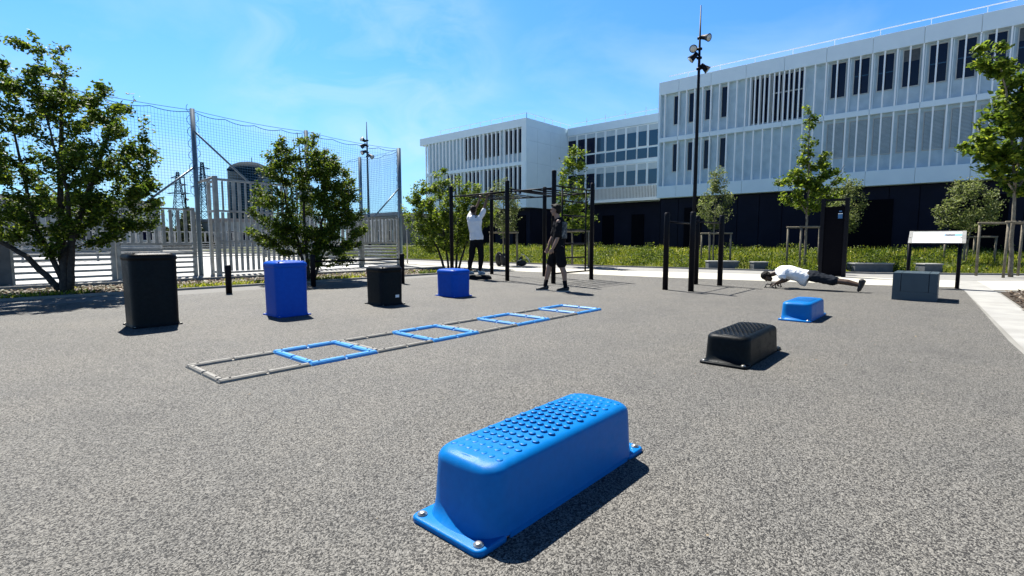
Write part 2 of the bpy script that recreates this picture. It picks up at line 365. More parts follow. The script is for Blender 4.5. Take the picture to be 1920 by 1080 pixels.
struct(MB().poly([(14.15, -.66), (14.95, -1.05), (19.8, -9), (8, -9), (6.2, -1.65), (10.46, -.82)], .014), 'mulch_bed', 'soil')
struct(MB().poly([(-12, 12.9), (6.2, 12.25), (12.6, 12.15), (12.4, 14.2), (9.4, 14.35), (-12, 15.3)], .010), 'planting_bed', 'soil')
struct(MB().poly([(-12, 15.4), (9.4, 14.47), (13.0, 14.3), (13.9, 17.9), (13.3, 18.0), (-12, 15.7)], .008), 'pavement', 'slab')
struct(MB().poly([(-40, 13.6), (13.3, 18.0), (14.6, 48), (-40, 52)], .006), 'sports_pitch', 'pitch')
# kerbs
k = MB(); 
for (x0, y0), (x1, y1), hgt in [((-12, 12.87), (6.2, 12.22), .05), ((6.2, 12.22), (12.6, 12.12), .05), ((-12, 15.3), (9.4, 14.38), .10), ((9.4, 14.38), (12.5, 14.24), .10)]:
    d = Vector((x1 - x0, y1 - y0)).normalized(); n_ = Vector((-d.y, d.x)) * .05
    k.poly([(x0 - n_.x, y0 - n_.y), (x1 - n_.x, y1 - n_.y), (x1 + n_.x, y1 + n_.y), (x0 + n_.x, y0 + n_.y)], .002, hgt)
struct(k, 'kerb', 'kerb')
k = MB()
pp = [(29, -9), (21.7, -1.5), (19.4, 1.95), (18.75, 5.9), (17.8, 11.2), (17.2, 22.9), (16.9, 60)]
for (x0, y0), (x1, y1) in zip(pp[:-1], pp[1:]):
    d = Vector((x1 - x0, y1 - y0)).normalized(); n_ = Vector((-d.y, d.x)) * .05
    k.poly([(x0 - n_.x, y0 - n_.y), (x1 - n_.x, y1 - n_.y), (x1 + n_.x, y1 + n_.y), (x0 + n_.x, y0 + n_.y)], .003, .06)
struct(k, 'grass_kerb', 'kerb')

# bank (terrain under the meadow) rising towards the buildings
def front_x(y):
    q = sorted([(b, a) for a, b in pp])
    if y <= q[0][0]: return q[0][1]
    for (y0, x0), (y1, x1) in zip(q[:-1], q[1:]):
        if y <= y1: return x0 + (x1 - x0) * (y - y0) / (y1 - y0)
    return q[-1][1]
def bank_z(x, y):
    t = max(0, min(1, (x - front_x(y) - .1) / 9))
    return .02 + .42 * t * t * (3 - 2 * t) + .05 * sin(x * 1.3 + y * .7) * t + .04 * sin(y * 1.1) * t
b = MB(); vs = []; fs = []
ny, nx = 90, 16
for i in range(ny + 1):
    y = -9 + (60 + 9) * i / ny; x0 = front_x(y) + .06; x1 = 46
    for j in range(nx + 1):
        x = x0 + (x1 - x0) * (j / nx) ** 1.3; vs.append((x, y, bank_z(x, y)))
for i in range(ny):
    for j in range(nx):
        a = i * (nx + 1) + j; fs.append((a, a + 1, a + nx + 2, a + nx + 1))
b.add(vs, fs, True); struct(b, 'grass_bank', noise_mat('meadow soil', (.035, .045, .01), (.08, .09, .02), 3, .95))

rng = np.random.default_rng(5)
BENCH = [(6.0, 7.0, 19.2), (5.1, 5.6, 19.5), (1.5, 2.55, 20.0), (.3, .85, 20.9)]
def clear_of_bench(xs, ys):
    k = np.ones(len(xs), bool)
    for y0, y1, xb in BENCH: k &= ~((ys > y0 - .05) & (ys < y1 + .05) & (xs < xb + .35))
    return k
def blades(n, xs, ys, zs, h, wd, lean=.35):
    a = rng.uniform(0, 2 * pi, n); hh = h * rng.uniform(.55, 1.2, n); ln = rng.uniform(0, lean, n) * hh; la = rng.uniform(0, 2 * pi, n)
    bx = np.stack([xs, ys, zs], 1); dx = np.stack([np.cos(a), np.sin(a), 0 * a], 1) * (wd / 2)[:, None]
    l1 = np.stack([np.cos(la) * ln * .3, np.sin(la) * ln * .3, hh * .55], 1)
    l2 = np.stack([np.cos(la) * ln, np.sin(la) * ln, hh], 1)
    return np.stack([bx - dx, bx + dx, bx + l1 + dx * .8, bx + l2, bx + l1 - dx * .8], 1)
nG = 80000
ys = rng.uniform(-5, 34, nG); fx = np.array([front_x(y) for y in ys]); t = rng.random(nG) ** 1.7; xs = fx + .10 + t * 11
okm = ((xs < 31.2) | ((ys > 14.9) & (xs < 38))) & clear_of_bench(xs, ys); xs, ys, t = xs[okm], ys[okm], t[okm]
zs = np.array([bank_z(x, y) for x, y in zip(xs, ys)])
clump = .5 + .5 * np.sin(xs * 2.1 + np.sin(ys * 1.7) * 1.5) * np.sin(ys * 1.3 + xs * .6)
h = (.09 + .15 * np.minimum(1, t * 5)) * (.45 + .9 * clump)
g = blades(len(xs), xs, ys, zs, h, rng.uniform(.008, .02, len(xs)) + .012 * t)
tag(np_mesh('meadow_grass', g, 5, 'grass', origin=(24, 12, 0)), 'tall green meadow grass growing on the bank in front of the dark building base', 'grass', kind='stuff')

def leaf_quads(cen, size, up=None, flat=0.0):
    n = len(cen)
    nr = rng.normal(size=(n, 3)); 
    if flat: nr[:, 2] += flat * np.sign(nr[:, 2] + 1e-6)
    nr /= np.linalg.norm(nr, axis=1)[:, None]
    a = rng.normal(size=(n, 3)); a -= nr * (a * nr).sum(1)[:, None]; a /= np.linalg.norm(a, axis=1)[:, None]
    bb = np.cross(nr, a); s = (size * rng.uniform(.6, 1.25, n))[:, None]
    # 6-vertex leaf folded slightly along its midrib
    p0 = cen - a * s * .5; p1 = cen - a * s * .15 + bb * s * .30 + nr * s * .07; p2 = cen + a * s * .2 + bb * s * .22 + nr * s * .06
    p3 = cen + a * s * .55 - nr * s * .06; p4 = cen + a * s * .2 - bb * s * .22 + nr * s * .06; p5 = cen - a * s * .15 - bb * s * .30 + nr * s * .07
    return np.stack([p0, p1, p2, p3, p4, p5], 1)
LF = [(0, 1, 2, 3), (0, 3, 4, 5)]
def patches(name, tintc, scale, coord='Object'):
    nt = M[name].node_tree; b = nt.nodes['Principled BSDF']; src = b.inputs['Base Color'].links[0].from_socket
    tc = nt.nodes.new('ShaderNodeTexCoord'); n = nt.nodes.new('ShaderNodeTexNoise'); n.inputs['Scale'].default_value = scale; n.inputs['Detail'].default_value = 4
    nt.links.new(tc.outputs[coord], n.inputs['Vector'])
    mx = nt.nodes.new('ShaderNodeMixRGB'); mx.blend_type = 'MULTIPLY'; mx.inputs[0].default_value = 1
    outs = [l.to_socket for l in src.links]
    nt.links.new(src, mx.inputs[1]); nt.links.new(ramp(nt, n.outputs['Fac'], [(.38, tintc), (.58, (1, 1, 1))]), mx.inputs[2])
    for o_ in outs: nt.links.new(mx.outputs[0], o_)
patches('grass', (.28, .42, .35), .8); patches('weed', (.22, .36, .30), 1.1)  # dark patches in the colour stand in for tree and shrub shadows
# weeds in the meadow
nW = 60000
cy = rng.uniform(-5, 33, 900); cx = np.array([front_x(y) for y in cy]) + .25 + rng.random(900) ** 1.3 * 9
ci = rng.integers(0, 900, nW); xs = cx[ci] + rng.normal(0, .16, nW); ys = cy[ci] + rng.normal(0, .16, nW)
csz = (rng.uniform(.25, .74, 900) ** 2)[ci]
m_ = clear_of_bench(xs, ys) & (xs > np.array([front_x(y) for y in ys]) + .08) & ((xs < 31.2) | (ys > 14.9)); xs, ys, csz = xs[m_], ys[m_], csz[m_]
zs = np.array([bank_z(x, y) for x, y in zip(xs, ys)]) + csz * rng.random(len(xs)) ** .7
tag(np_mesh('meadow_weeds', leaf_quads(np.stack([xs, ys, zs], 1), .07 + 0 * xs), 6, 'weed', origin=(24, 12, 0), faces_local=LF), 'leafy green weeds mixed through the meadow grass on the bank', 'weeds', kind='stuff')
# leaf litter in the planting bed, mulch chips at right
n = 11000; xs = rng.uniform(-5, 12.4, n); f0 = np.where(xs < 6.2, 12.25 - .0357 * (xs - 6.2), 12.25); f1 = 14.3 + .045 * (9.4 - xs)
ys = f0 + .05 + rng.random(n) * (f1 - f0 - .1)
tag(np_mesh('leaf_litter', leaf_quads(np.stack([xs, ys, .02 + .04 * rng.random(n)], 1), .075 + 0 * xs, flat=2.0), 6, 'litter', origin=(4, 13.2, 0), faces_local=LF), 'dry leaf litter and mulch covering the planting bed by the sports fence', 'leaf litter', kind='stuff')
n = 3000; xs = rng.uniform(-3, 12, n); ys = 12.3 + .0 * xs + rng.normal(0, 1, n) ** 2 * .25 + .036 * np.maximum(0, 6.2 - xs); ys = np.minimum(ys, 14.1); zs = .02 + 0 * xs
gs = (np.sin(xs * 1.9) + np.sin(xs * 3.7 + 1) > -.2); xs, ys, zs = xs[gs], ys[gs], zs[gs]
tag(np_mesh('bed_plants', blades(len(xs), xs, ys, zs, .10 + 0 * xs, .03 + 0 * xs, 1.2), 5, 'grass', origin=(4, 13, 0)), 'short green plants sprouting along the planting bed', 'ground cover', kind='stuff')
n = 5000; xs = rng.uniform(6.5, 17, n); ys = -rng.uniform(.7, 6, n); mk = (ys < -.75 - .10 * np.maximum(0, 10.4 - xs) * 2.2) & (ys < -.66 - (xs - 14.15) * .6); xs, ys = xs[mk], ys[mk]
tag(np_mesh('mulch_chips', leaf_quads(np.stack([xs, ys, .025 + .03 * rng.random(len(xs))], 1), .07 + 0 * xs, flat=1.5), 6, 'bark_mulch', origin=(12, -2, 0), faces_local=LF), 'brown bark mulch chips on the bed beside the pale slab path', 'mulch', kind='stuff')

# ------------------------------------------------------------------ trees
def make_tree(name, base, stems, crown, ntwig, nleaf, lsize, leafm, barkm, label, cat='tree', seed=1, shoots=0, group=None, trunk_r=.05, sigma=.09, lump=.5, zmin=.4, arch=0):
    """stems: list of polylines relative to base; crown: list of (cx,cy,cz,rx,ry,rz) blobs relative to base"""
    global rng
    rs = random.Random(seed); rng = np.random.default_rng(seed)
    root = empty(name, base, 0, label, cat, group)
    tr = MB(); nodes = []
    for st in stems:
        P = [Vector(p[:3]) for p in st]
        fine = []
        for a, b_ in zip(P[:-1], P[1:]):
            for q in range(5):
                fine.append(a.lerp(b_, q / 5) + (Vector((rs.uniform(-1, 1), rs.uniform(-1, 1), 0)) * .015 if q else Vector()))
        fine.append(P[-1]); L = len(fine); r0 = st[0][3] if len(st[0]) > 3 else trunk_r
        tr.tube(fine, [r0 * (1 - .82 * i / (L - 1)) for i in range(L)], 8)
        nodes += [(p, r0 * (1 - .82 * i / (L - 1))) for i, p in enumerate(fine) if p.z > zmin]
    vol = [(c[3] * c[4] * c[5]) ** .65 for c in crown]; tv = sum(vol)
    tg = []
    for c, v in zip(crown, vol):
        for _ in range(max(2, int(ntwig * v / tv))):
            while True:
                d = Vector((rs.uniform(-1, 1), rs.uniform(-1, 1), rs.uniform(-1, 1)))
                if .35 < d.length < 1: break
            d = d.normalized() * (d.length ** .5)
            tg.append(Vector((c[0] + d.x * c[3], c[1] + d.y * c[4], c[2] + d.z * c[5])))
    for _ in range(shoots):
        c = crown[rs.randrange(len(crown))]; a = rs.uniform(0, 2 * pi); rr = rs.random() ** .5 * .8
        tg.append(Vector((c[0] + cos(a) * c[3] * rr, c[1] + sin(a) * c[4] * rr, c[2] + c[5] * (sqrt(max(0, 1 - rr * rr)) + rs.uniform(.05, .32)))))
    tg.sort(key=lambda p: hypot(p.x - nodes[0][0].x, p.y - nodes[0][0].y) + .3 * abs(p.z - 1.5))
    segs = []
    for p in tg:
        best = None; bd = 1e9
        for q, r in nodes:
            dv = p - q
            pen = max(0, .25 * hypot(dv.x, dv.y) - dv.z) * 2.5
            dd = dv.length + pen
            if dd < bd: bd = dd; best = (q, r)
        q, r = best; dv = p - q; L = dv.length
        if L < .05: continue
        k = max(3, int(L / .16)); pts = []
        for i in range(k + 1):
            t_ = i / k; pt = q + dv * t_; pt.z += (-.10 * L + arch * L) * sin(pi * t_) * 1.0
            if 0 < i < k: pt += Vector((rs.gauss(0, .012), rs.gauss(0, .012), rs.gauss(0, .01)))
            pts.append(pt)
        r1 = min(r * .7, .008 + .012 * L)
        tr.tube(pts, [r1 * (1 - .75 * i / k) + .002 for i in range(k + 1)], 5)
        nodes += [(pt, r1 * (1 - .75 * i / k)) for i, pt in enumerate(pts)][1:]
        segs.append(pts)
    build(tr, 'trunk', barkm, root, local=True)
    ws = np.array([sum((a - b_).length for a, b_ in zip(s[:-1], s[1:])) + .25 for s in segs])
    dens = np.array([rs.uniform(1 - lump, 1 + lump) for _ in segs]); ws = ws * dens; cnt = rng.multinomial(nleaf, ws / ws.sum())
    C = []
    for s, c_ in zip(segs, cnt):
        A = np.array([tuple(v) for v in s]); K = len(s) - 1
        t_ = (1 - rng.random(c_) ** 1.4 * .85) * K; i0 = np.minimum(t_.astype(int), K - 1); fr = (t_ - i0)[:, None]
        p_ = A[i0] * (1 - fr) + A[i0 + 1] * fr
        C.append(p_ + rng.normal(0, sigma, (c_, 3)) * np.array([1, 1, .75]))
    C = np.concatenate(C)
    bx, by, bz = base
    np_mesh('crown', leaf_quads(C, lsize + 0 * C[:, 0], flat=.5), 6, leafm, parent=root, origin=(0, 0, 0), faces_local=LF)
    return root

def cam_pt(px, depth):   # plan position from sideways offset and depth, metres
    l = (px - 960) * depth / FPX
    p = FWD * depth + RGT * l
    return (p.x, p.y)
def rel(l, d, z): p = RGT * l + FWD * d; return (p.x, p.y, z)

# big multi-stem tree at left
x, y = 1.72, 13.15
make_tree('tree', (x, y, 0),
    [[(*rel(0, 0, 0), .085), rel(.05, 0, .7), rel(.35, .1, 1.6), rel(.75, .2, 2.7), rel(1.0, .3, 3.6)],
     [(*rel(-.05, .05, 0), .08), rel(-.08, .1, .9), rel(-.1, .2, 2.1), rel(-.05, .3, 3.6), rel(.05, .35, 4.4)],
     [(*rel(-.1, 0, .1), .06), rel(-.6, -.1, .75), rel(-1.2, -.2, 1.15), rel(-1.6, -.3, 2.0), rel(-1.75, -.3, 3.2)],
     [(*rel(.1, 0, .1), .065), rel(.3, -.1, 1.0), rel(.45, -.3, 2.0), rel(.35, -.5, 3.3)],
     [(*rel(-.02, -.02, .3), .05), rel(-.4, -.1, 1.4), rel(-.75, .1, 2.6), rel(-.9, .1, 3.9)]],
    [(*rel(.0, .1, 2.55), 1.55, 1.55, 1.75), (*rel(1.15, .0, 1.95), .8, .8, .75), (*rel(-1.3, 0, 2.5), .95, .95, 1.6), (*rel(.6, .2, 3.1), .95, .95, 1.0), (*rel(-.1, .1, 3.8), .8, .8, .85), (*rel(1.5, 0, 1.75), .55, .55, .5), (*rel(-1.9, 0, 3.0), .85, .8, 1.3), (*rel(-2.1, -.4, 2.2), .7, .7, .9), (*rel(-1.3, 0, 1.35), .7, .7, .35), (*rel(.7, .1, 1.35), .9, .7, .4), (*rel(-.4, .2, 1.5), .8, .7, .4), (*rel(1.0, .1, 2.6), .8, .8, .7)],
    470, 42000, .074, 'leaf', 'bark', 'large multi-stem green tree at the far left, behind the tallest black box', seed=3, shoots=34, sigma=.06, lump=.8)
# second bushy tree
make_tree('tree', (6.45, 12.75, 0),
    [[(*rel(.0, 0, 0), .05), rel(-.15, 0, .9), rel(-.5, .1, 2.0), rel(-.65, .1, 3.2)],
     [(*rel(.05, .05, 0), .05), rel(.0, 0, 1.2), rel(-.05, .1, 2.6), rel(-.15, .1, 3.8)],
     [(*rel(.12, 0, 0), .05), rel(.3, 0, .9), rel(.5, .1, 1.9), rel(.55, .1, 3.0)],
     [(*rel(.2, -.05, 0), .04), rel(.45, 0, .7), rel(.8, -.1, 1.5), rel(1.0, -.1, 2.4)]],
    [(*rel(.0, .05, 2.1), 1.25, 1.25, 1.25), (*rel(-.9, .05, 1.55), .7, .7, .6), (*rel(.85, 0, 1.6), .75, .75, .95), (*rel(-.1, .1, 3.05), .85, .85, .7), (*rel(.7, 0, .65), .7, .6, .25), (*rel(-.3, 0, 1.1), .8, .7, .4), (*rel(.9, 0, 1.2), .6, .6, .5), (*rel(.6, 0, 2.5), .7, .7, .6)],
    400, 36000, .070, 'leaf', 'bark', 'dense multi-stem green tree behind the tall blue box, in front of the sports fence', seed=11, shoots=24, sigma=.06, lump=.7)
# third bush near the climbing frame
make_tree('tree', (12.75, 14.55, 0),
    [[(*rel(.0, 0, 0), .05), rel(-.25, 0, .8), rel(-.75, .1, 1.6), rel(-1.1, .1, 2.6)],
     [(*rel(.15, .05, 0), .045), rel(.05, 0, 1.0), rel(-.15, .1, 2.4), rel(-.2, .1, 3.4)],
     [(*rel(.45, 0, 0), .05), rel(.5, 0, 1.0), rel(.6, .1, 2.2), rel(.6, .1, 3.2)],
     [(*rel(.55, 0, 0), .045), rel(.8, 0, .9), rel(1.2, .1, 1.9), rel(1.5, .1, 2.8)]],
    [(*rel(.2, .05, 2.15), 1.35, 1.35, 1.25), (*rel(-.9, .05, 2.1), .65, .65, .85), (*rel(1.2, 0, 2.2), .75, .75, .8), (*rel(0, 0, 1.2), 1.2, 1.2, .6)],
    330, 26000, .080, 'leaf_bright', 'bark', 'rounded bright green multi-stem bush between the net corner post and the monkey bars', seed=23, shoots=14, sigma=.07, lump=.6)
# young staked trees along the meadow edge
x, y = cam_pt(1073, 20.6)
make_tree('tree', (x, y, .1), [[(0, 0, 0, .045), (0, .02, 1.4), (.02, 0, 2.8), (0, 0, 4.1)]],
    [(0, 0, 3.1, .62, .62, 1.3), (*rel(.15, 0, 1.9), .75, .75, .6)], 90, 5200, .10, 'leaf_bright', 'bark_pale', 'narrow young green tree inside a stake frame behind the climbing ladder', seed=31, sigma=.09, zmin=1.3, shoots=3)
x, y = cam_pt(944, 21.5)
make_tree('tree', (x, y, .1), [[(0, 0, 0, .035), (0, .02, 1.4), (.02, 0, 2.4), (0, 0, 3.3)]],
    [(0, 0, 2.2, .65, .65, 1.05)], 70, 3000, .085, 'leaf_pale', 'bark_pale', 'pale thin young tree behind the monkey bars beside the hanging man', seed=37, sigma=.09, zmin=1.1, shoots=5)
x, y = cam_pt(1337, 20.4)
make_tree('tree', (x, y, .1), [[(0, 0, 0, .035), (.01, .02, 1.3), (.02, 0, 2.4), (0, 0, 3.5)]],
    [(0, 0, 2.35, .62, .62, .95), (0, 0, 3.1, .38, .38, .6)], 75, 3600, .075, 'leaf_pale', 'bark_pale', 'small silvery young tree in a stake frame just right of the tall lamp mast', seed=41, sigma=.08, zmin=1.3, shoots=6)
x, y = cam_pt(1509, 18.6)
make_tree('tree', (x, y, .05), [[(0, 0, 0, .05), (.01, .02, 1.4), (.0, 0, 2.9), (*rel(-.1, 0, 4.3),), (*rel(-.08, 0, 5.4),)],
     [(0, 0, 1.9, .03), rel(.45, 0, 2.6), rel(1.0, 0, 3.3), rel(1.25, 0, 3.7)], [(0, 0, 1.9, .03), rel(-.4, 0, 2.6), rel(-.8, 0, 3.1)]],
    [(*rel(-.05, 0, 4.3), .34, .34, 1.35), (*rel(-.05, 0, 3.4), .55, .5, .7), (*rel(.55, 0, 3.6), .3, .3, .5), (*rel(-.6, 0, 2.9), .6, .55, .6), (*rel(.75, 0, 2.8), .7, .6, .75), (*rel(.1, 0, 2.6), .9, .7, .6)], 120, 5200, .12, 'leaf_bright', 'bark_pale',
    'young staked tree with a tall pointed crown behind the man doing push-ups', seed=47, sigma=.08, zmin=1.6, shoots=4, arch=.12)
x, y = cam_pt(1577, 21.5)
make_tree('tree', (x, y, .2), [[(0, 0, 0, .035), (.01, .02, 1.2), (.02, 0, 2.1), (0, 0, 3.2)]],
    [(0, 0, 2.3, .7, .7, 1.15)], 80, 3400, .085, 'leaf_pale', 'bark_pale', 'silvery young tree rising right behind the tall black training board', seed=53, sigma=.09, zmin=1, shoots=4)
x, y = cam_pt(1812, 18.6)
make_tree('tree', (x, y, .05), [[(0, 0, 0, .035), (.01, .02, .9), rel(.1, 0, 1.7), rel(.1, 0, 2.9)], [(0, 0, .9, .02), rel(-.35, 0, 1.5), rel(-.6, 0, 2.1)]],
    [(0, 0, 2.25, 1.0, .8, .95), (*rel(-.55, 0, 2.0), .6, .6, .6)], 90, 4300, .085, 'leaf_pale', 'bark_pale', 'silvery green bushy young tree right of the information sign', seed=59, sigma=.10, zmin=.9, shoots=3)
# large tree at the right edge with arching limbs
x, y = cam_pt(1897, 14.6)
make_tree('tree', (x, y, .0), [[(0, 0, 0, .06), rel(-.06, .02, 1.3), rel(-.12, 0, 2.6), rel(.05, 0, 4.3), rel(.1, 0, 5.3)],
     [(*rel(-.1, 0, 2.5), .04), rel(-.45, -.2, 3.6), rel(-.85, -.3, 5.0), rel(-1.2, -.4, 5.8), rel(-1.75, -.4, 6.15)],
     [(*rel(-.1, 0, 2.4), .03), rel(-.6, -.1, 2.9), rel(-1.2, -.1, 3.3)], [(*rel(-.1, 0, 2.4), .03), rel(.4, 0, 3.2), rel(.9, 0, 4.0)]],
    [(*rel(-.5, -.2, 4.85), .5, .5, .55), (*rel(-1.45, -.3, 6.05), .5, .45, .25), (*rel(-.95, -.3, 5.75), .5, .4, .3), (*rel(-.4, -.2, 5.5), .5, .5, .4), (*rel(-1.35, -.2, 3.65), .5, .5, .3), (*rel(-.9, -.2, 4.4), .5, .5, .4), (*rel(-.1, -.1, 4.9), .75, .7, .9), (*rel(-.75, -.1, 3.15), .65, .6, .35), (*rel(-.25, 0, 3.8), .85, .75, .75), (*rel(.6, 0, 4.3), .9, .9, 1.1), (*rel(.2, 0, 2.9), .8, .7, .5)],
    260, 11500, .15, 'leaf_bright', 'bark_pale', 'large leafy tree with arching bright green limbs at the right edge of the picture', seed=67, sigma=.07, lump=.8, zmin=2.3, shoots=0, arch=.15)
rng = np.random.default_rng(9)

# stake frames
def stake_frame(cx, cy, halfw, hgt, depth, label, z0=0):
    root = empty('stake_frame', (cx, cy, z0), atan2(RGT.y, RGT.x), label, 'tree stake frame', 'wooden stake frames round young trees')
    pts = [(-halfw, -depth), (halfw, -depth), (halfw, depth), (-halfw, depth)]
    for px, py in pts:
        build(MB().tube([(px, py, 0), (px + random.uniform(-.02, .02), py, hgt)], .035, 10), 'stake', 'wood', root, local=True)
    for i in (0, 2):
        a, b_ = pts[i], pts[(i + 1) % 4]; e = .06 if a[0] < b_[0] else -.06
        build(MB().tube([(a[0] - e, a[1], hgt + .03), (b_[0] + e, b_[1], hgt + .03)], .032, 10), 'crossbar', 'wood', root, local=True)
    return root
for px, dep, hw, hg, lb, z0 in [(1078, 20.4, .48, 1.38, 'wooden stake frame seen through the lower rungs of the climbing ladder', 0),
                         (945, 21.4, .55, 1.35, 'wooden stake frame around the pale thin tree behind the monkey bars', 0),
                         (1341, 20.2, .40, 1.25, 'small wooden stake frame behind the right-hand post of the dip bars', 0.05),
                         (1517, 18.4, .58, 1.50, 'wooden stake frame partly hidden by the black training board', 0),
                         (1815, 18.9, .55, 1.15, 'low stake frame behind the information sign', 0),
                         (1897, 14.7, .62, 1.53, 'tall wooden stake frame cut by the right edge of the picture', 0)]:
    x, y = cam_pt(px, dep); stake_frame(x, y, hw, hg, .42, lb, z0)

# far treeline
n = 26000; ang = rng.uniform(radians(62), radians(100), n); D = rng.uniform(80, 110, n)
hgt = 3.0 + 1.6 * np.sin(ang * 60) + 1.2 * np.sin(ang * 143 + 1); zz = rng.random(n) * np.maximum(1.2, hgt)
C = np.stack([D * np.cos(ang), D * np.sin(ang), zz], 1)
tag(np_mesh('far_trees', leaf_quads(C, .8 + 0 * ang), 6, 'leaf_far', origin=(0, 90, 0), faces_local=LF), 'dark green wood on the horizon far beyond the sports pitch', 'trees', kind='stuff')

# ------------------------------------------------------------------ main building (right)
X1 = 31.15
bd = empty('school_building', (X1, 3, 0), 0, 'long white building with vertical fins over a dark ground floor, on the right', 'building')
YE, YS = -14.0, 14.92
WX = X1 + .30
build(MB().box(WX + .15, 44, YE, YS - .05, 0.0, 3.75), 'base', 'dark_base', bd)
w_ = MB()
for y0 in np.arange(YE, YS - .1, 1.2): w_.box(WX + .10, WX + .148, y0 + .02, min(YS - .06, y0 + 1.18), .35, 3.70)
build(w_, 'base_cladding', 'dark_base', bd)
for y0, y1 in ((12.1, 13.2), (2.6, 4.4), (-1.5, .4)):
    build(MB().box(WX + .07, WX + .097, y0, y1, .3, 3.1), 'door', 'dark_panel', bd)
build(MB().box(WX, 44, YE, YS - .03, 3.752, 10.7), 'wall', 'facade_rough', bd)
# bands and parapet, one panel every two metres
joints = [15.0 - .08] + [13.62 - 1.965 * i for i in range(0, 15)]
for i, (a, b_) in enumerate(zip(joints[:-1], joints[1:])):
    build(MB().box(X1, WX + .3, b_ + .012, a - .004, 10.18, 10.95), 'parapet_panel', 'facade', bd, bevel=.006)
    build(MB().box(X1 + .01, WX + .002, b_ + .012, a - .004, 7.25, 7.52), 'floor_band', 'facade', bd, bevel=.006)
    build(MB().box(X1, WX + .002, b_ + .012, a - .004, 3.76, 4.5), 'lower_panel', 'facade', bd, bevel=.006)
build(MB().box(X1 + .03, WX, YE, YS - .02, 3.80, 4.47), 'backing', 'frame', bd)
build(MB().box(X1 + .03, WX + .2, YE, YS - .02, 10.21, 10.9), 'backing', 'frame', bd)
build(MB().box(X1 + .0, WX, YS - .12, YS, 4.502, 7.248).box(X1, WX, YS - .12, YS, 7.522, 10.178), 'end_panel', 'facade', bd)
# fins
finY = [14.52] + [13.62 - .4912 * i for i in range(0, 44)]
dense = [9.69 - .2456 * (i + .5) * 1.0 for i in range(0, 12)]
def fin(y, z0, z1, nm='fin'): build(MB().box(X1 + .03, X1 + .17, y - .030, y + .030, z0 + .002, z1 - .002), nm, 'fin', bd)
lowF = finY[:42]; upF = finY[:42]
for y in lowF: fin(y, 4.5, 7.25)
for y in upF: fin(y, 7.52, 10.18)
for i in range(6):
    fin(9.69 - .4912 * i - .2456, 7.52, 10.18, 'fin')
# windows
def window(y0, y1, z0, z1, glass='glass', blind=None, lower=None, X=WX, par=bd, frame='frame', mid=None):
    t = .045
    f = MB().box(X - .05, X + .02, y0, y1, z0, z0 + t).box(X - .05, X + .02, y0, y1, z1 - t, z1).box(X - .05, X + .02, y0, y0 + t, z0 + t, z1 - t).box(X - .05, X + .02, y1 - t, y1, z0 + t, z1 - t)
    if mid: 
        for ym in mid: f.box(X - .04, X + .02, ym - .03, ym + .03, z0 + t, z1 - t)
    fo = build(f, 'window', frame, par)
    build(MB().box(X - .012, X - .004, y0 + t, y1 - t, z0 + t, z1 - t), 'pane', glass, fo)
    if blind is not None:
        bl = MB(); zz = z1 - t - .01; bot = z1 - (z1 - z0) * blind + .02
        while zz - .055 > bot: bl.obox((X - .03, (y0 + y1) / 2, zz - .028), .02, y1 - y0 - 2 * t - .02, .048, Euler((0, radians(25), 0)).to_matrix()); zz -= .06
        build(bl, 'blind', 'blind', fo)
    return fo
ycs = [5.22 - .985 * i for i in range(0, 12)]
for i, c in enumerate(ycs):
    fo = window(c - .34, c + .36, 8.34, 10.12)
    if i % 3: build(MB().box(WX - .018, WX - .013, c - .29, c + .31, 9.2 + .05 * (i % 2), 9.24 + .05 * (i % 2)), 'transom', 'glass_blue', fo)
    if i % 4 == 3: build(MB().box(WX - .0125, WX - .0122, c - .29, c + .31, 9.55, 10.07), 'blind', 'concrete', fo)
    window(c - .40, c + .40, 5.28, 7.10, 'glass', 1.0)
for c in (13.83, 12.86, 11.86, 10.91):
    window(c - .21, c + .21, 8.25, 10.05); window(c - .21, c + .21, 5.35, 7.12)
window(8.42, 9.42, 7.60, 10.12, mid=[8.93]); window(6.80, 8.38, 7.60, 10.12, mid=[7.32, 7.85])
build(MB().box(WX - .07, WX - .052, 6.82, 8.35, 9.1, 9.17), 'window_sill', 'frame', bd)
# thin panel joints between windows: vertical pilasters
for c in ycs: 
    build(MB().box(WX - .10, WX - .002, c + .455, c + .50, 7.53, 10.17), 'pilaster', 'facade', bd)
# roof rail
r = MB(); r.box(X1 + .9, X1 + .94, YE, 14.7, 11.50, 11.54)
for y in np.arange(YE, 14.8, 1.96): r.box(X1 + .905, X1 + .935, y - .015, y + .015, 10.7, 11.5)
build(r, 'roof_rail', 'fin', bd)
build(MB().box(WX - .0, 44, YE, YS - .04, 10.702, 10.8), 'roof', 'kerb', bd)

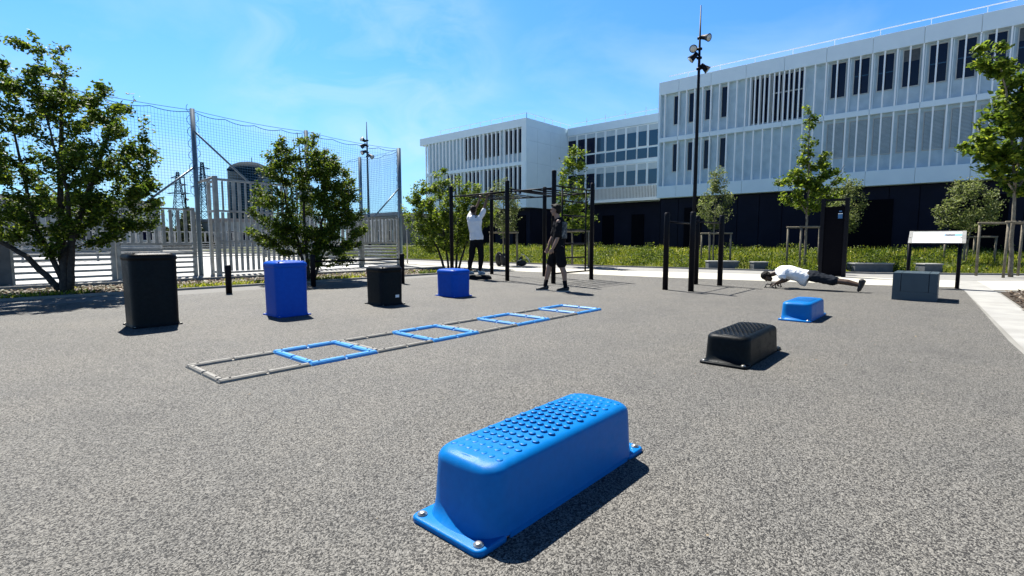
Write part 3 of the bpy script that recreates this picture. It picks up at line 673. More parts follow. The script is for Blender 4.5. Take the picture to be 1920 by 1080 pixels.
# ------------------------------------------------------------------ middle block
XM = 38.5
mb_ = empty('glazed_building', (XM, 22, 0), 0, 'recessed white building with blue glazing and slatted balustrade between the two finned wings', 'building')
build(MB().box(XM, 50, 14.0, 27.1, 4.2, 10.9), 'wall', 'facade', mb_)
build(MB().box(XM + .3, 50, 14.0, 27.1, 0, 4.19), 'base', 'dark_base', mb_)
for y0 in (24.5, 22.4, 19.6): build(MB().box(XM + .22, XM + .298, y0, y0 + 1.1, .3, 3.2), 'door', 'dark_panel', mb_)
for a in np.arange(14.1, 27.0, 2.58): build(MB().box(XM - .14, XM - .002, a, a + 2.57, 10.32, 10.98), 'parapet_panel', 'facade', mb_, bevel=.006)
bw = .972
for kx in range(10):
    y1 = 27.02 - bw * kx; y0 = y1 - bw
    op = kx % 2 == 1
    e = .07 if op else .022
    gl = 'glass_blue' if kx > 2 else 'glass'
    for z0, z1, bl in ((8.50, 10.28, .28), (5.50, 7.28, .30)):
        f = MB(); yy0, yy1 = y0 + e, y1 - e; zz0 = z0 + (e if op else .03)
        t = .04
        f.box(XM - .06, XM - .002, yy0, yy0 + t, zz0, z1).box(XM - .06, XM - .002, yy1 - t, yy1, zz0, z1).box(XM - .06, XM - .002, yy0 + t, yy1 - t, zz0, zz0 + t).box(XM - .06, XM - .002, yy0 + t, yy1 - t, z1 - t, z1)
        fo = build(f, 'window', 'fin', mb_)
        build(MB().box(XM - .03, XM - .022, yy0 + t, yy1 - t, zz0 + t, z1 - t), 'pane', gl, fo)
        zb = z1 - (z1 - z0) * (bl + (.0 if kx > 2 else -.05))
        build(MB().box(XM - .036, XM - .032, yy0 + t + .01, yy1 - t - .01, zb, z1 - t), 'blind', 'blind', fo)
    f = MB().box(XM - .06, XM - .002, y0 + .02, y0 + .045, 7.62, 8.44).box(XM - .06, XM - .002, y1 - .045, y1 - .02, 7.62, 8.44).box(XM - .058, XM - .003, y0 + .044, y1 - .044, 7.605, 7.635)
    fo = build(f, 'window', 'fin', mb_)
    build(MB().box(XM - .03, XM - .022, y0 + .046, y1 - .046, 7.62, 8.44), 'pane', gl, fo)
build(MB().box(XM - .10, XM - .003, 15, 27.05, 7.30, 7.58), 'floor_band', 'facade', mb_)
# balcony with slats
build(MB().box(XM - .9, XM - .003, 15, 24.4, 4.22, 4.46), 'balcony_floor', 'balu', mb_)
build(MB().box(XM - .62, XM - .60, 15, 24.35, 4.47, 5.38), 'balustrade_backing', 'balu_brown', mb_)
s_ = MB(); y = 15.0
while y < 24.35: s_.box(XM - .80, XM - .72, y, y + .045, 4.462, 5.40); y += .13
build(s_, 'balustrade', 'balu', mb_)
r = MB().box(XM + .8, XM + .83, 14, 27, 11.55, 11.58)
for y in np.arange(14.2, 27, 1.9): r.box(XM + .8, XM + .83, y, y + .03, 10.9, 11.85)
build(r, 'roof_rail', 'frame', mb_)

# ------------------------------------------------------------------ left wing
X3 = 32.75; YC = 27.15; YL = 40.75
lw = empty('wing_building', (X3, 33, 0), 0, 'white finned building wing with a blank side wall, left of the glazed part', 'building')
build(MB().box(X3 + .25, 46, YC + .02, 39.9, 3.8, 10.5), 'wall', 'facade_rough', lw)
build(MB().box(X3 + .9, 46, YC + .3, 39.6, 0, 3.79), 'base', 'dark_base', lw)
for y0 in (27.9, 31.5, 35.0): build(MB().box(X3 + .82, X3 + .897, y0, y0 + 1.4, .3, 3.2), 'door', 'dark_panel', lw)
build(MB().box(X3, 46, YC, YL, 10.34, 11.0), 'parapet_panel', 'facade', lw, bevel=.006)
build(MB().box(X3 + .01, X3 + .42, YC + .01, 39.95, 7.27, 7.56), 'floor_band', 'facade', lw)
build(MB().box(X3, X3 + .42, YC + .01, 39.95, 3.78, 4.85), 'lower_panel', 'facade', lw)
# side wall made of panels with joints
xs_ = [X3, X3 + 1.5, X3 + 3.3, X3 + 4.75, XM - .003]; zs_ = [3.80, 5.6, 7.48, 9.24, 10.335]
for i in range(4):
    for j in range(4):
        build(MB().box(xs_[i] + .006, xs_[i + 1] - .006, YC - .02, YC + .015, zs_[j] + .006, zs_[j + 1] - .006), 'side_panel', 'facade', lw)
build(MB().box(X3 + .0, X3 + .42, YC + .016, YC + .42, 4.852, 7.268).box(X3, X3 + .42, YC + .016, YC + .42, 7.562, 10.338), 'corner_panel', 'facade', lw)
nf = 26; 
for i in range(nf):
    y = 27.62 + i * (39.92 - 27.62) / (nf - 1)
    for z0, z1 in ((7.56, 10.34), (4.85, 7.27)):
        build(MB().box(X3 + .03, X3 + .17, y - .05, y + .05, z0 + .002, z1 - .002), 'fin', 'fin', lw)
        st = (39.92 - 27.62) / (nf - 1)
        if i < (14 if z0 > 7 else 19):
            zb = z0 + (.75 if z0 > 7 else .1)
            if i % 5 == 4: continue
            fo = build(MB().box(X3 + .21, X3 + .26, y + .02, y + .05, zb, z1 - .1).box(X3 + .21, X3 + .26, y + st - .05, y + st - .02, zb, z1 - .1), 'window', 'frame', lw)
            build(MB().box(X3 + .235, X3 + .245, y + .051, y + st - .051, zb, z1 - .1), 'pane', 'glass', fo)
r = MB().box(X3 + .8, X3 + .83, YC + .6, 39, 11.6, 11.63)
for y in np.arange(YC + .6, 39, 1.35): r.box(X3 + .8, X3 + .83, y, y + .03, 11.0, 11.6)
r.box(X3 + .8, 40, YC + .6, YC + .63, 11.6, 11.63)
for x in np.arange(X3 + .8, 40, 1.2): r.box(x, x + .03, YC + .6, YC + .63, 11.0, 11.6)
build(r, 'roof_rail', 'frame', lw)

# ------------------------------------------------------------------ far buildings
def far_building(name, x0, x1, y0, y1, h, wallm, label, rows, ncol, face='y'):
    o = empty(name, ((x0 + x1) / 2, (y0 + y1) / 2, 0), 0, label, 'building')
    build(MB().box(x0, x1, y0, y1, 0, h), 'wall', wallm, o)
    build(MB().box(x0 - .3, x1 + .3, y0 - .3, y1 + .3, h + .002, h + .4), 'roof', 'roof', o)
    for r_ in range(rows):
        for c in range(ncol):
            z = 1 + r_ * 3.0
            if face == 'y':
                a = x0 + (x1 - x0) * (c + .25) / ncol; b_ = a + (x1 - x0) / ncol * .5
                f = build(MB().box(a, b_, y0 - .06, y0 - .002, z, z + 1.4), 'window', 'frame', o)
                build(MB().box(a + .1, b_ - .1, y0 - .08, y0 - .062, z + .1, z + 1.3), 'pane', 'glass', f)
            else:
                a = y0 + (y1 - y0) * (c + .25) / ncol; b_ = a + (y1 - y0) / ncol * .5
                f = build(MB().box(x0 - .06, x0 - .002, a, b_, z, z + 1.4), 'window', 'frame', o)
                build(MB().box(x0 - .08, x0 - .062, a + .1, b_ - .1, z + .1, z + 1.3), 'pane', 'glass', f)
    return o
far_building('low_building', -6, 16, 62, 72, 4.6, 'far_wall', 'low pale building beyond the far side of the sports pitch, seen through the fence slats', 1, 9)
far_building('house', 26, 32, 74, 82, 3.6, 'far_wall', 'small pale house beyond the sports pitch near the rounded tank', 1, 3)
far_building('dark_building', 40, 56, 55, 66, 4.3, 'far_wall2', 'low grey brown building behind the bright green bush, right of the net corner post', 1, 5, 'x')

# domed tank far behind
x, y = cam_pt(476, 125)
tk = empty('domed_tower', (x, y, 0), 0, 'blue grey round tower with a low domed top rising behind the net', 'tower')
build(MB().lathe([(4.7, 0), (4.7, 17.6)], (x, y, 0), 40, True), 'drum', 'tank', tk)
build(MB().lathe([(4.82, 17.61), (4.82, 17.8), (4.3, 18.45), (3.4, 19.1), (2.2, 19.6), (1, 19.8), (.05, 19.85)], (x, y, 0), 40), 'dome', 'tank', tk)
build(MB().tube([(x + .6, y, 19.8), (x + .6, y, 21.0)], .07, 6), 'aerial', 'tank', tk)

# lattice pylons
def pylon(px, dep, H_, label, wb=3.2):
    x, y = cam_pt(px, dep); o = empty('pylon', (x, y, 0), 0, label, 'pylon', 'electricity pylons on the horizon')
    t = MB(); r_ = .13
    def c_at(z): s_ = wb * (1 - z / H_) ** 1.0 * .8 + .35; return [(x - s_, y - s_, z), (x + s_, y - s_, z), (x + s_, y + s_, z), (x - s_, y + s_, z)]
    L = [H_ * (1 - (1 - i / 12) ** 1.25) for i in range(13)]
    for a, b_ in zip(L[:-1], L[1:]):
        A, B = c_at(a), c_at(b_)
        for i in range(4):
            t.tube([A[i], B[i]], r_, 4); t.tube([A[i], B[(i + 1) % 4]], r_ * .6, 4); t.tube([A[(i + 1) % 4], B[i]], r_ * .6, 4); t.tube([B[i], B[(i + 1) % 4]], r_ * .6, 4)
    build(t, 'lattice', 'tank', o)
    for z, l in ((H_ * .70, 4.2), (H_ * .82, 3.4), (H_ * .92, 2.6)):
        a = Vector((x, y, z)) - RGT * l; b_ = Vector((x, y, z)) + RGT * l
        build(MB().tube([a, (x, y, z + .8), b_], .14, 4).tube([a, b_], .12, 4), 'crossarm', 'tank', o)
    return o
pylon(343, 190, 26, 'pale lattice electricity pylon seen between the net brace and the fence')
pylon(389, 170, 26.5, 'narrow lattice electricity pylon rising just right of the main net post', 2.0)

# ------------------------------------------------------------------ sports fence with ball net
A_ = Vector((5.4, 17.2, 0)); Bc = Vector((13.3, 17.95, 0)); dF = (Bc - A_).normalized(); nF = Vector((-dF.y, dF.x, 0))
def FP(x, off=0, z=0):     # point on the fence line at world x
    p = A_ + dF * ((x - A_.x) / dF.x) + nF * off; return Vector((p.x, p.y, z))
RF = Matrix((dF, nF, Vector((0, 0, 1)))).transposed()
def fbox(mb, x0, x1, off, th, z0, z1):
    a, b_ = FP(x0, off), FP(x1, off); c = (a + b_) / 2; c.z = (z0 + z1) / 2
    mb.obox(c, (b_ - a).length, th, z1 - z0, RF)
def fence_section(x0, x1, label, nposts):
    root = empty('sports_fence', tuple(FP((x0 + x1) / 2)), 0, label, 'fence', 'galvanised fence sections round the sports pitch')
    for i in range(nposts):
        x = x0 + (x1 - x0) * i / (nposts - 1) if nposts > 1 else x0
        m = MB(); fbox(m, x - .05, x + .05, 0, .09, 0, 2.02); build(m, 'post', 'galv', root, bevel=.006)
    m = MB(); x = x0 + .12
    while x < x1 - .08: fbox(m, x, x + .085, .02, .03, .99, 1.93); x += .19
    build(m, 'slat_panel', 'galv', root)
    m = MB(); fbox(m, x0 + .051, x1 - .051, 0, .05, 1.935, 1.985); build(m, 'top_rail', 'galv', root)
    m = MB(); fbox(m, x0 + .051, x1 - .051, 0, .06, .92, .985); build(m, 'middle_rail', 'galv', root)
    m = MB()
    for z in (.12, .27, .42, .56, .68, .80): fbox(m, x0 + .051, x1 - .051, .0, .035, z - .03, z + .03)
    build(m, 'board_panel', 'galv', root)
    return root
fs1 = fence_section(-6.5, 1.15, 'galvanised slatted fence section at the far left behind the large tree', 4)
fence_section(1.27, 3.25, 'galvanised slatted fence section behind the trunks of the large left tree', 2)
fence_section(3.37, 5.25, 'galvanised slatted fence section above the tallest black box, ending at the main net post', 2)
fence_section(9.15, 11.2, 'galvanised slatted fence section hidden mostly behind the second tree', 2)
fence_section(11.32, 13.15, 'galvanised slatted fence section next to the net corner post', 2)
m = MB(); fbox(m, .62, 1.25, -.12, .05, .02, 1.02)
build(m, 'solid_panel', 'concrete', fs1, bevel=.01)
# tall entrance screen
gt = empty('entrance_screen', tuple(FP(7.1, -.42)), 0, 'tall galvanised entrance screen of vertical slats right of the main net post', 'gate')
for x in (5.72, 8.85):
    m = MB(); fbox(m, x - .06, x + .06, -.45, .12, 0, 2.96); build(m, 'post', 'galv', gt, bevel=.008)
    m = MB(); fbox(m, x - .045, x + .045, -.02, .09, 0, 2.9); build(m, 'post', 'galv', gt, bevel=.008)
    m = MB()
    for z in (.10, 1.93, 2.80):
        a, b_ = FP(x, -.385), FP(x, -.07); c = (a + b_) / 2; c.z = z; m.obox(c, .06, (b_ - a).length, .07, RF)
    build(m, 'side_rail', 'galv', gt)
m = MB(); x = 5.86
while x < 8.72: fbox(m, x, x + .08, -.45, .035, .12, 1.90); fbox(m, x + (.01 if int(x * 9) % 2 else .05), x + .10, -.43, .03, 1.97, 2.83); x += .172
build(m, 'slat_panel', 'galv', gt)
for z0, z1 in ((.05, .11), (.99, 1.05), (1.91, 1.965), (2.84, 2.90)):
    m = MB(); fbox(m, 5.785, 8.785, -.455, .055, z0, z1); build(m, 'rail', 'galv', gt)
build(MB().tube([FP(5.72, -.45, 2.93), FP(5.4, 0, 2.75)], .035, 8), 'top_brace', 'galv', gt)

# net
nroot = empty('ball_net', tuple(FP(5.4)), 0, 'tall blue ball-stop net strung on high steel posts above the sports fence', 'net')
postx = [-6.4, 1.1, 5.4, 9.05, 13.3]
HN = 4.9
for x in postx:
    m = MB(); p = FP(x); m.tube([(p.x, p.y, 0), (p.x, p.y, HN)], .065 if x < 13 else .085, 12); build(m, 'post', 'post_blue' if x < 13 else 'post_blue', nroot)
Dc = Vector((13.5, 21.2, 0)); Dd = Vector((13.75, 25.2, 0)); De = Vector((14.3, 33.5, 0))
for p in (Dc,): build(MB().tube([(p.x, p.y, 0), (p.x, p.y, HN)], .075, 12), 'post', 'post_blue', nroot)
def net(pa, pb, z0, z1, cell=.08, r=.0036, sag=.10):
    m = MB(); L = (pb - pa).length; nseg = max(1, round(L / 1.0)); d = (pb - pa).normalized()
    def top(s_):   # scalloped head rope
        u = (s_ % (L / nseg)) / (L / nseg); return z1 - .02 - .28 * 4 * u * (1 - u) * .25 - sag * 4 * (s_ / L) * (1 - s_ / L)
    k = int(L / cell)
    for i in range(1, k):
        s_ = L * i / k; p = pa + d * s_; zt = top(s_); m.tube([(p.x, p.y, z0), (p.x, p.y, zt)], r, 3, cap=False, smooth=False)
    z = z0
    while z < z1 - sag - .1:
        p0, p1 = pa, pb; mid = (pa + pb) / 2; m.tube([(p0.x, p0.y, z), (mid.x, mid.y, z - sag * .35), (p1.x, p1.y, z)], r, 3, cap=False, smooth=False); z += cell
    build(m, 'netting', 'cord', nroot)
    m = MB(); pts = []; 
    for i in range(nseg * 6 + 1):
        s_ = L * i / (nseg * 6); p = pa + d * s_; pts.append((p.x, p.y, top(s_)))
    m.tube(pts, .010, 5, smooth=False)
    pts = [(pa + d * (L * i / 8)) for i in range(9)]; m.tube([(p.x, p.y, z1 - sag * .6 * 4 * (i / 8) * (1 - i / 8)) for i, p in enumerate(pts)], .008, 5)
    # scalloped lacing along the posts
    for P_, sg in ((pa, 1), (pb, -1)):
        zz = z0; pts = []
        while zz < z1 - .1:
            for u in (0, .2, .4, .6, .8): q = P_ + d * sg * (.05 + .11 * 4 * u * (1 - u)); pts.append((q.x, q.y, zz + u * .34))
            zz += .34
        m.tube(pts, .007, 5, smooth=False)
    build(m, 'rope', 'cord', nroot)
for a, b_ in zip(postx[:-1], postx[1:]):
    net(FP(a), FP(b_), 2.35 if b_ < 6 else 2.1, HN - .04)
net(Bc, Dc, 2.1, HN - .04); net(Dc, De, 2.1, HN - .04, cell=.16)
for (x0, z0), (x1, z1) in (((5.4, 4.25), (6.95, 2.9)), ((5.4, 3.25), (3.95, 2.0)), ((13.3, 3.3), (11.9, 2.0)), ((1.1, 3.25), (2.4, 2.0))):
    build(MB().tube([FP(x0, -.05, z0), FP(x1, -.05, z1)], .03, 8), 'brace', 'post_blue', nroot)
# side and far fences of the pitch
def plain_fence(pa, pb, hgt, label, step=.24):
    pa, pb = Vector(pa), Vector(pb); d = (pb - pa).normalized(); nn = Vector((-d.y, d.x, 0)); R_ = Matrix((d, nn, Vector((0, 0, 1)))).transposed(); L = (pb - pa).length
    root = empty('sports_fence', tuple((pa + pb) / 2), 0, label, 'fence', 'galvanised fence sections round the sports pitch')
    m = MB(); s_ = .15
    while s_ < L - .1: m.obox(pa + d * s_ + Vector((0, 0, (.95 + hgt) / 2)), .09, .03, hgt - .99, R_); s_ += step
    build(m, 'slat_panel', 'galv', root)
    m = MB()
    for z in (.12, .27, .42, .56, .68, .80): m.obox(pa + d * L / 2 + Vector((0, 0, z)), L, .035, .06, R_)
    build(m, 'board_panel', 'galv', root)
    m = MB()
    for z in (.94, hgt): m.obox(pa + d * L / 2 + Vector((0, 0, z)), L, .05, .055, R_)
    build(m, 'rail', 'galv', root)
    k = max(1, int(L / 2.6))
    for i in range(k + 1): build(MB().obox(pa + d * L * i / k + Vector((0, 0, hgt / 2 + .01)), .09, .1, hgt + .05, R_), 'post', 'galv', root)
plain_fence((13.32, 18.05, 0), (14.3, 33.5, 0), 1.96, 'galvanised slatted fence running back from the net corner along the pitch side')
plain_fence((-14, 33.2, 0), (14.25, 33.6, 0), 1.55, 'low galvanised slatted fence along the far side of the sports pitch', .26)

# floodlight masts
def mast(px, dep, H_, lamps, label, r0=.075, z0=0):
    x, y = cam_pt(px, dep); o = empty('lamp_mast', (x, y, z0), 0, label, 'lamp post', 'floodlight masts')
    build(MB().tube([(x, y, z0), (x, y, H_ * .30), (x, y, H_ * .78), (x, y, H_ - .002)], [r0, r0 * .85, r0 * .6, r0 * .22], 14), 'pole', 'black_metal', o)
    build(MB().box(x - r0 * 1.8, x + r0 * 1.8, y - r0 * 1.8, y + r0 * 1.8, z0 + .0, z0 + .03), 'base_plate', 'black_metal', o)
    for z, side, d in lamps:
        f = MB(); c = Vector((x, y, z)); out = RGT * side
        dirv = Vector(d).normalized()
        dirv = (RGT * d[0] + FWD * d[1] + Vector((0, 0, d[2]))).normalized()
        hc = c + out * .23 + Vector((0, 0, .03))
        f.tube([c, c + out * .12, hc], .018, 6).lathe([(.10, -.03), (.10, .03)], c, 12)
        Q = dirv.to_track_quat('Z', 'Y').to_matrix()
        def T(pr):
            vs = MB().lathe(pr, (0, 0, 0), 18); vs.v = [tuple(hc + Q @ (Vector(v) * .85)) for v in vs.v]; return vs
        body = T([(.05, -.24), (.10, -.22), (.11, -.05), (.125, .0), (.165, .16), (.175, .17)]); f.add(body.v, body.f, True)
        fo = build(f, 'floodlight', 'black_metal', o)
        ln = T([(.14, .171), (.14, .177)]); build(ln, 'lens', 'lens', fo)
    return o
mast(1298.5, 20.3, 9.95, [(8.75, 1, (.5, -.8, -.35)), (8.35, -1, (-.35, -.85, -.45)), (8.02, -1, (-.75, .1, -.7)), (7.62, 1, (.75, -.25, -.7))], 'tall dark mast with four floodlights in front of the long white building', .085, .05)
mast(694, 33, 8.5, [(7.35, -1, (-.3, -.7, .2)), (7.0, -1, (-.7, .3, -.3)), (6.6, -1, (-.5, -.6, -.4)), (6.35, 1, (.7, -.3, -.5))], 'dark floodlight mast beyond the fence left of the net corner post', .085)
mast(355, 70, 9.9, [(8.5, -1, (-.3, -.7, -.2)), (7.3, -1, (-.7, .3, -.3)), (6.6, 1, (.7, -.3, -.5))], 'distant floodlight mast beside the lattice pylon', .16)
# slim pole near bush
x, y = cam_pt(764, 23.3)
tag(build(MB().tube([(x, y, 0), (x, y, 2.15)], .03, 10).lathe([(.06, 0), (.06, .02)], (x, y, 0), 12), 'slim_pole', 'galv'), 'slim grey pole standing just right of the net corner post', 'pole')

# ------------------------------------------------------------------ training equipment
# tall plyo boxes
def plan(hx, hy, r, n=6, nx=0):
    P = []
    for cx, cy, a0 in ((hx - r, hy - r, 0), (-hx + r, hy - r, 90), (-hx + r, -hy + r, 180), (hx - r, -hy + r, 270)):
        for i in range(n + 1):
            a = radians(a0 + 90 * i / n); P.append((cx + r * cos(a), cy + r * sin(a)))
    return P
def plyo(x, y, hx, hy, H_, mat, label, rz=0):
    root = empty('plyo_box', (x, y, .008), rz, label, 'jump box', 'tall plyometric jump boxes in a row')
    rings = [(0, -.008, .0), (.012, -.008, .0), (.02, -.014, 0), (.05, -.02, 0), (H_ - .085, -.012, 0), (H_ - .075, -.014, 0), (H_ - .073, -.003, 0), (H_ - .04, -.003, 0), (H_ - .02, -.010, 0), (H_ - .005, -.026, 0), (H_ + .006, -.06, 0)]
    m = MB(); base = plan(hx, hy, .12); n = len(base)
    vs = []
    for z, ins, _ in rings:
        for px, py in base:
            L = hypot(px, py); s_ = (L + ins) / L; vs.append((px * s_, py * s_, z))
    for ins, z in ((-.5, H_ + .014),):
        for px, py in base: vs.append((px * .5, py * .5, z))
    R_ = len(rings) + 1; fs = [(i * n + j, i * n + (j + 1) % n, (i + 1) * n + (j + 1) % n, (i + 1) * n + j) for i in range(R_ - 1) for j in range(n)]
    fs += [tuple(range(n))[::-1], tuple((R_ - 1) * n + j for j in range(n))]
    m.add(vs, fs, True)
    st = m
    for i in range(8):
        for j in range(8):
            px = -hx * .74 + i * hx * 1.48 / 7 + (.012 if j % 2 else 0); py = -hy * .74 + j * hy * 1.48 / 7
            st.lathe([(.015, 0), (.012, .005), (.006, .006)], (px, py, H_ + .002 + .011 * (1 - max(abs(px) / hx, abs(py) / hy))), 8)
    body = build(m, 'body', mat, root, local=True)
    for sx_, sy_ in ((-1, -1), (1, -1), (1, 1), (-1, 1)):
        f = MB(); cx, cy = sx_ * (hx - .005), sy_ * (hy - .005)
        f.lathe([(.03, 0), (.03, .012), (.026, .015)], (cx - sx_ * .026, cy - sy_ * .026, 0), 16)
        fo = build(f, 'foot', mat, root, local=True)
        build(MB().lathe([(.009, .0152), (.009, .020), (.005, .022)], (cx - sx_ * .018, cy - sy_ * .018, 0), 8), 'bolt', 'bolt', fo, local=True)
    return root
plyo(1.79, 7.52, .26, .26, .885, 'black', 'tallest black jump box, leftmost of the row')
plyo(3.285, 7.10, .237, .26, .75, 'blue_far', 'tall blue jump box between the two black boxes')
p3 = plyo(4.92, 7.10, .225, .27, .615, 'black', 'shorter black jump box with a small white sticker, between the two blue boxes')
plyo(6.51, 7.17, .235, .28, .50, 'blue_far', 'lowest blue jump box of the row, beside the hanging man')
build(MB().box(.03, .10, -.2565, -.2495, .12, .165), 'sticker', 'white', p3, local=True)

# low steps with studded top
def make_step(mat, label, loc, H_=.255, rz=0, L=.5, W=.18, studm=None):
    root = empty('low_step', (*loc, .008), rz, label, 'step', 'low studded steps on the rubber ground')
    m = MB(); n = 14
    def outline(hl, hw, r, bulge):
        P = []
        for cx, cy, a0 in ((hl - r, hw - r, 0), (-hl + r, hw - r, 90), (-hl + r, -hw + r, 180), (hl - r, -hw + r, 270)):
            seg = 6
            for i in range(seg + 1):
                a = radians(a0 + 90 * i / seg); P.append((cx + r * cos(a), cy + r * sin(a)))
            if a0 in (90, 270):   # points across the end face, bulged
                s_ = -1 if a0 == 90 else 1; y0 = P[-1][1]; y1 = -y0
                for q in range(1, 6): t_ = q / 6; P.append((s_ * hl, y0 + (y1 - y0) * t_))
        return [(x + (1 if x > 0 else -1) * bulge * max(0, 1 - (y / hw) ** 2) if abs(x) > hl * .8 else x, y) for x, y in P]
    rad = .038
    lv = [(.015, 0, .062), (.025, .002, .046), (.045, .004, .028), (.075, .006, .018), (H_ * .6, .009, .014), (H_ - rad, .012, .013)]
    for i in range(1, 7):
        a = radians(90 * i / 6); lv.append((H_ - rad + rad * sin(a), .012 + rad * (1 - cos(a)), .012))
    vs = []
    for z, ins, bu in lv:
        O = outline(L - ins, W - ins, .07 if ins < .06 else .05, bu); nn = len(O)
        for x, y in O: vs.append((x, y, z + .012 * (1 - (x / L) ** 2) * max(0, min(1, (z - H_ * .6) / (H_ * .3)))))
    fs = [(i * nn + j, i * nn + (j + 1) % nn, (i + 1) * nn + (j + 1) % nn, (i + 1) * nn + j) for i in range(len(lv) - 1) for j in range(nn)]
    topO = outline(L - lv[-1][1], W - lv[-1][1], .07, lv[-1][2])
    for q, ys_ in enumerate((.66, .33, .001)):
        for x, y in topO: vs.append((x * (1 - .004 * (q + 1)), y * ys_, H_ + .012 * (1 - (x / L) ** 2) + .004 * (1 - ys_ ** 2)))
        b0 = (len(lv) - 1 + q) * nn; fs += [(b0 + j, b0 + (j + 1) % nn, b0 + nn + (j + 1) % nn, b0 + nn + j) for j in range(nn)]
    m.add(vs, fs, True)
    st = m; cols = 17
    for i in range(cols):
        x = -L * .82 + i * L * 1.64 / (cols - 1)
        k = 7 if i % 2 == 0 else 6
        for j in range(k):
            y = (j - (k - 1) / 2) * .039
            z = H_ + .012 * (1 - (x / L) ** 2) + .004 * (1 - (y / (W - .05)) ** 2) + .0010
            st.lathe([(.0150, -.0030), (.0128, -.0006), (.0105, .0006), (.006, .0011), (.001, .0012)], (x, y, z - .0002), 16, True)
    body = build(m, 'body', mat, root, local=True)
    # flange plate at each end
    for sgn in (-1, 1):
        f = MB(); O = plan(.078, W + .004, .03); cx = sgn * (L + .004)
        k_ = len(O); V = []
        for z, ins in ((0, 0), (.016, 0), (.021, .004), (.022, .008)):
            for x, y in O: V.append((cx + x * (1 - ins / .078), y * (1 - ins / W), z))
        F_ = [(i * k_ + j, i * k_ + (j + 1) % k_, (i + 1) * k_ + (j + 1) % k_, (i + 1) * k_ + j) for i in range(3) for j in range(k_)] + [tuple(range(k_))[::-1], tuple(3 * k_ + j for j in range(k_))]
        f.add(V, F_, True); fo = build(f, 'flange', mat, root, local=True)
        for sy_ in (-1, 1):
            build(MB().lathe([(.019, .0222), (.019, .026), (.013, .027), (.013, .031), (.008, .033)], (cx + sgn * .045, sy_ * (W - .03), 0), 14), 'bolt', 'bolt', fo, local=True)
    build(MB().box(-L + .08, L - .08, W - .006, W + .0, .0, .02).box(-L + .08, L - .08, -W, -W + .006, .0, .02), 'skirt', mat, root, local=True)
    return root
make_step('blue', 'largest blue studded step in the foreground', (1.70, 1.305), .262, 0, .50, .178)
make_step('black', 'black studded step in the middle distance on the right', (4.82, 1.43), .245, 0, .46, .19)
make_step('blue', 'small blue studded step farthest right, in front of the man doing push-ups', (7.82, 1.56), .235, 0, .44, .185)

# agility ladder
lad = empty('agility_ladder', (4.0, 4.38, .008), 0, 'agility ladder of alternating grey and blue frames lying across the rubber ground', 'agility ladder')
xsL = [1.33, 2.04, 2.69, 3.36, 4.02, 4.69, 5.34, 5.99, 6.62]; yA, yB = 4.03, 4.72
def strip(a, b_, wd, hg, m, part):
    a, b_ = Vector(a), Vector(b_); d = (b_ - a).normalized(); nn = Vector((-d.y, d.x, 0)); L = (b_ - a).length
    prof = [(-wd / 2, 0), (-wd / 2 + .004, hg * .6), (-wd / 2 + .016, hg), (wd / 2 - .016, hg), (wd / 2 - .004, hg * .6), (wd / 2, 0)]
    cuts = [0, .012, L / 2 - .016, L / 2 - .008, L / 2 + .008, L / 2 + .016, L - .012, L]; hs = [.3, 1, 1, .45, .45, 1, 1, .3]
    vs = [];
    for c, s_ in zip(cuts, hs):
        for q, z in prof: p = a + d * c + nn * q; vs.append((p.x, p.y, .008 + z * s_))
    k_ = len(prof); fs = [(i * k_ + j, i * k_ + j + 1, (i + 1) * k_ + j + 1, (i + 1) * k_ + j) for i in range(len(cuts) - 1) for j in range(k_ - 1)] + [tuple(range(k_))[::-1], tuple((len(cuts) - 1) * k_ + j for j in range(k_))]
    m.add(vs, fs)
    for t_ in (.12, .5, .88): p = a + d * L * t_; part.lathe([(.009, 0), (.009, .003), (.005, .004)], (p.x, p.y, .008 + hg * (.45 if t_ == .5 else 1.0)), 8)
for i in range(8):
    x0, x1 = xsL[i], xsL[i + 1]; blue = i % 2 == 1; w2 = .031; m = MB(); bt = MB()
    if blue:
        for y in (yA, yB): strip((x0 + .002, y, 0), (x1 - .002, y, 0), .064, .030, m, bt)
        strip((x0 + w2, yA + w2 + .002, 0), (x0 + w2, yB - w2 - .002, 0), .064, .030, m, bt); strip((x1 - w2, yA + w2 + .002, 0), (x1 - w2, yB - w2 - .002, 0), .064, .030, m, bt)
    else:
        for y in (yA, yB): strip((x0 + .002, y, 0), (x1 - .002, y, 0), .058, .027, m, bt)
        if i == 0: strip((x0 + w2, yA + w2 + .002, 0), (x0 + w2, yB - w2 - .002, 0), .058, .027, m, bt)
        else: strip((x0 + w2, yA + w2 + .002, 0), (x0 + w2, yB - w2 - .002, 0), .058, .027, m, bt)
    fo = build(m, 'blue_frame' if blue else 'grey_frame', 'rung_blue' if blue else 'rung_grey', lad)
    build(bt, 'bolts', 'black_metal', fo)

# dip bars
def post(root, x, y, h, r=.057, mat='black_metal', z0=0.008):
    o = build(MB().lathe([(r, z0), (r, h - .02), (r * .92, h - .006), (r * .7, h)], (x, y, 0), 20), 'post', mat, root)
    build(MB().lathe([(r + .004, h - .055), (r + .004, h - .045)], (x, y, 0), 20), 'cap_ring', mat, o); return o
dip = empty('dip_bars', (11.15, 4.4, .008), 0, 'pair of black parallel dip bars on four round posts near the middle right', 'dip bars')
for x, y in ((10.28, 4.67), (10.30, 4.12), (12.02, 4.70), (12.06, 4.15)): post(dip, x, y, 1.63)
for y0, y1 in ((4.67, 4.70), (4.12, 4.15)): build(MB().tube([(10.3, y0, 1.44), (12.04, y1, 1.44)], .019, 10), 'bar', 'black_metal', dip)

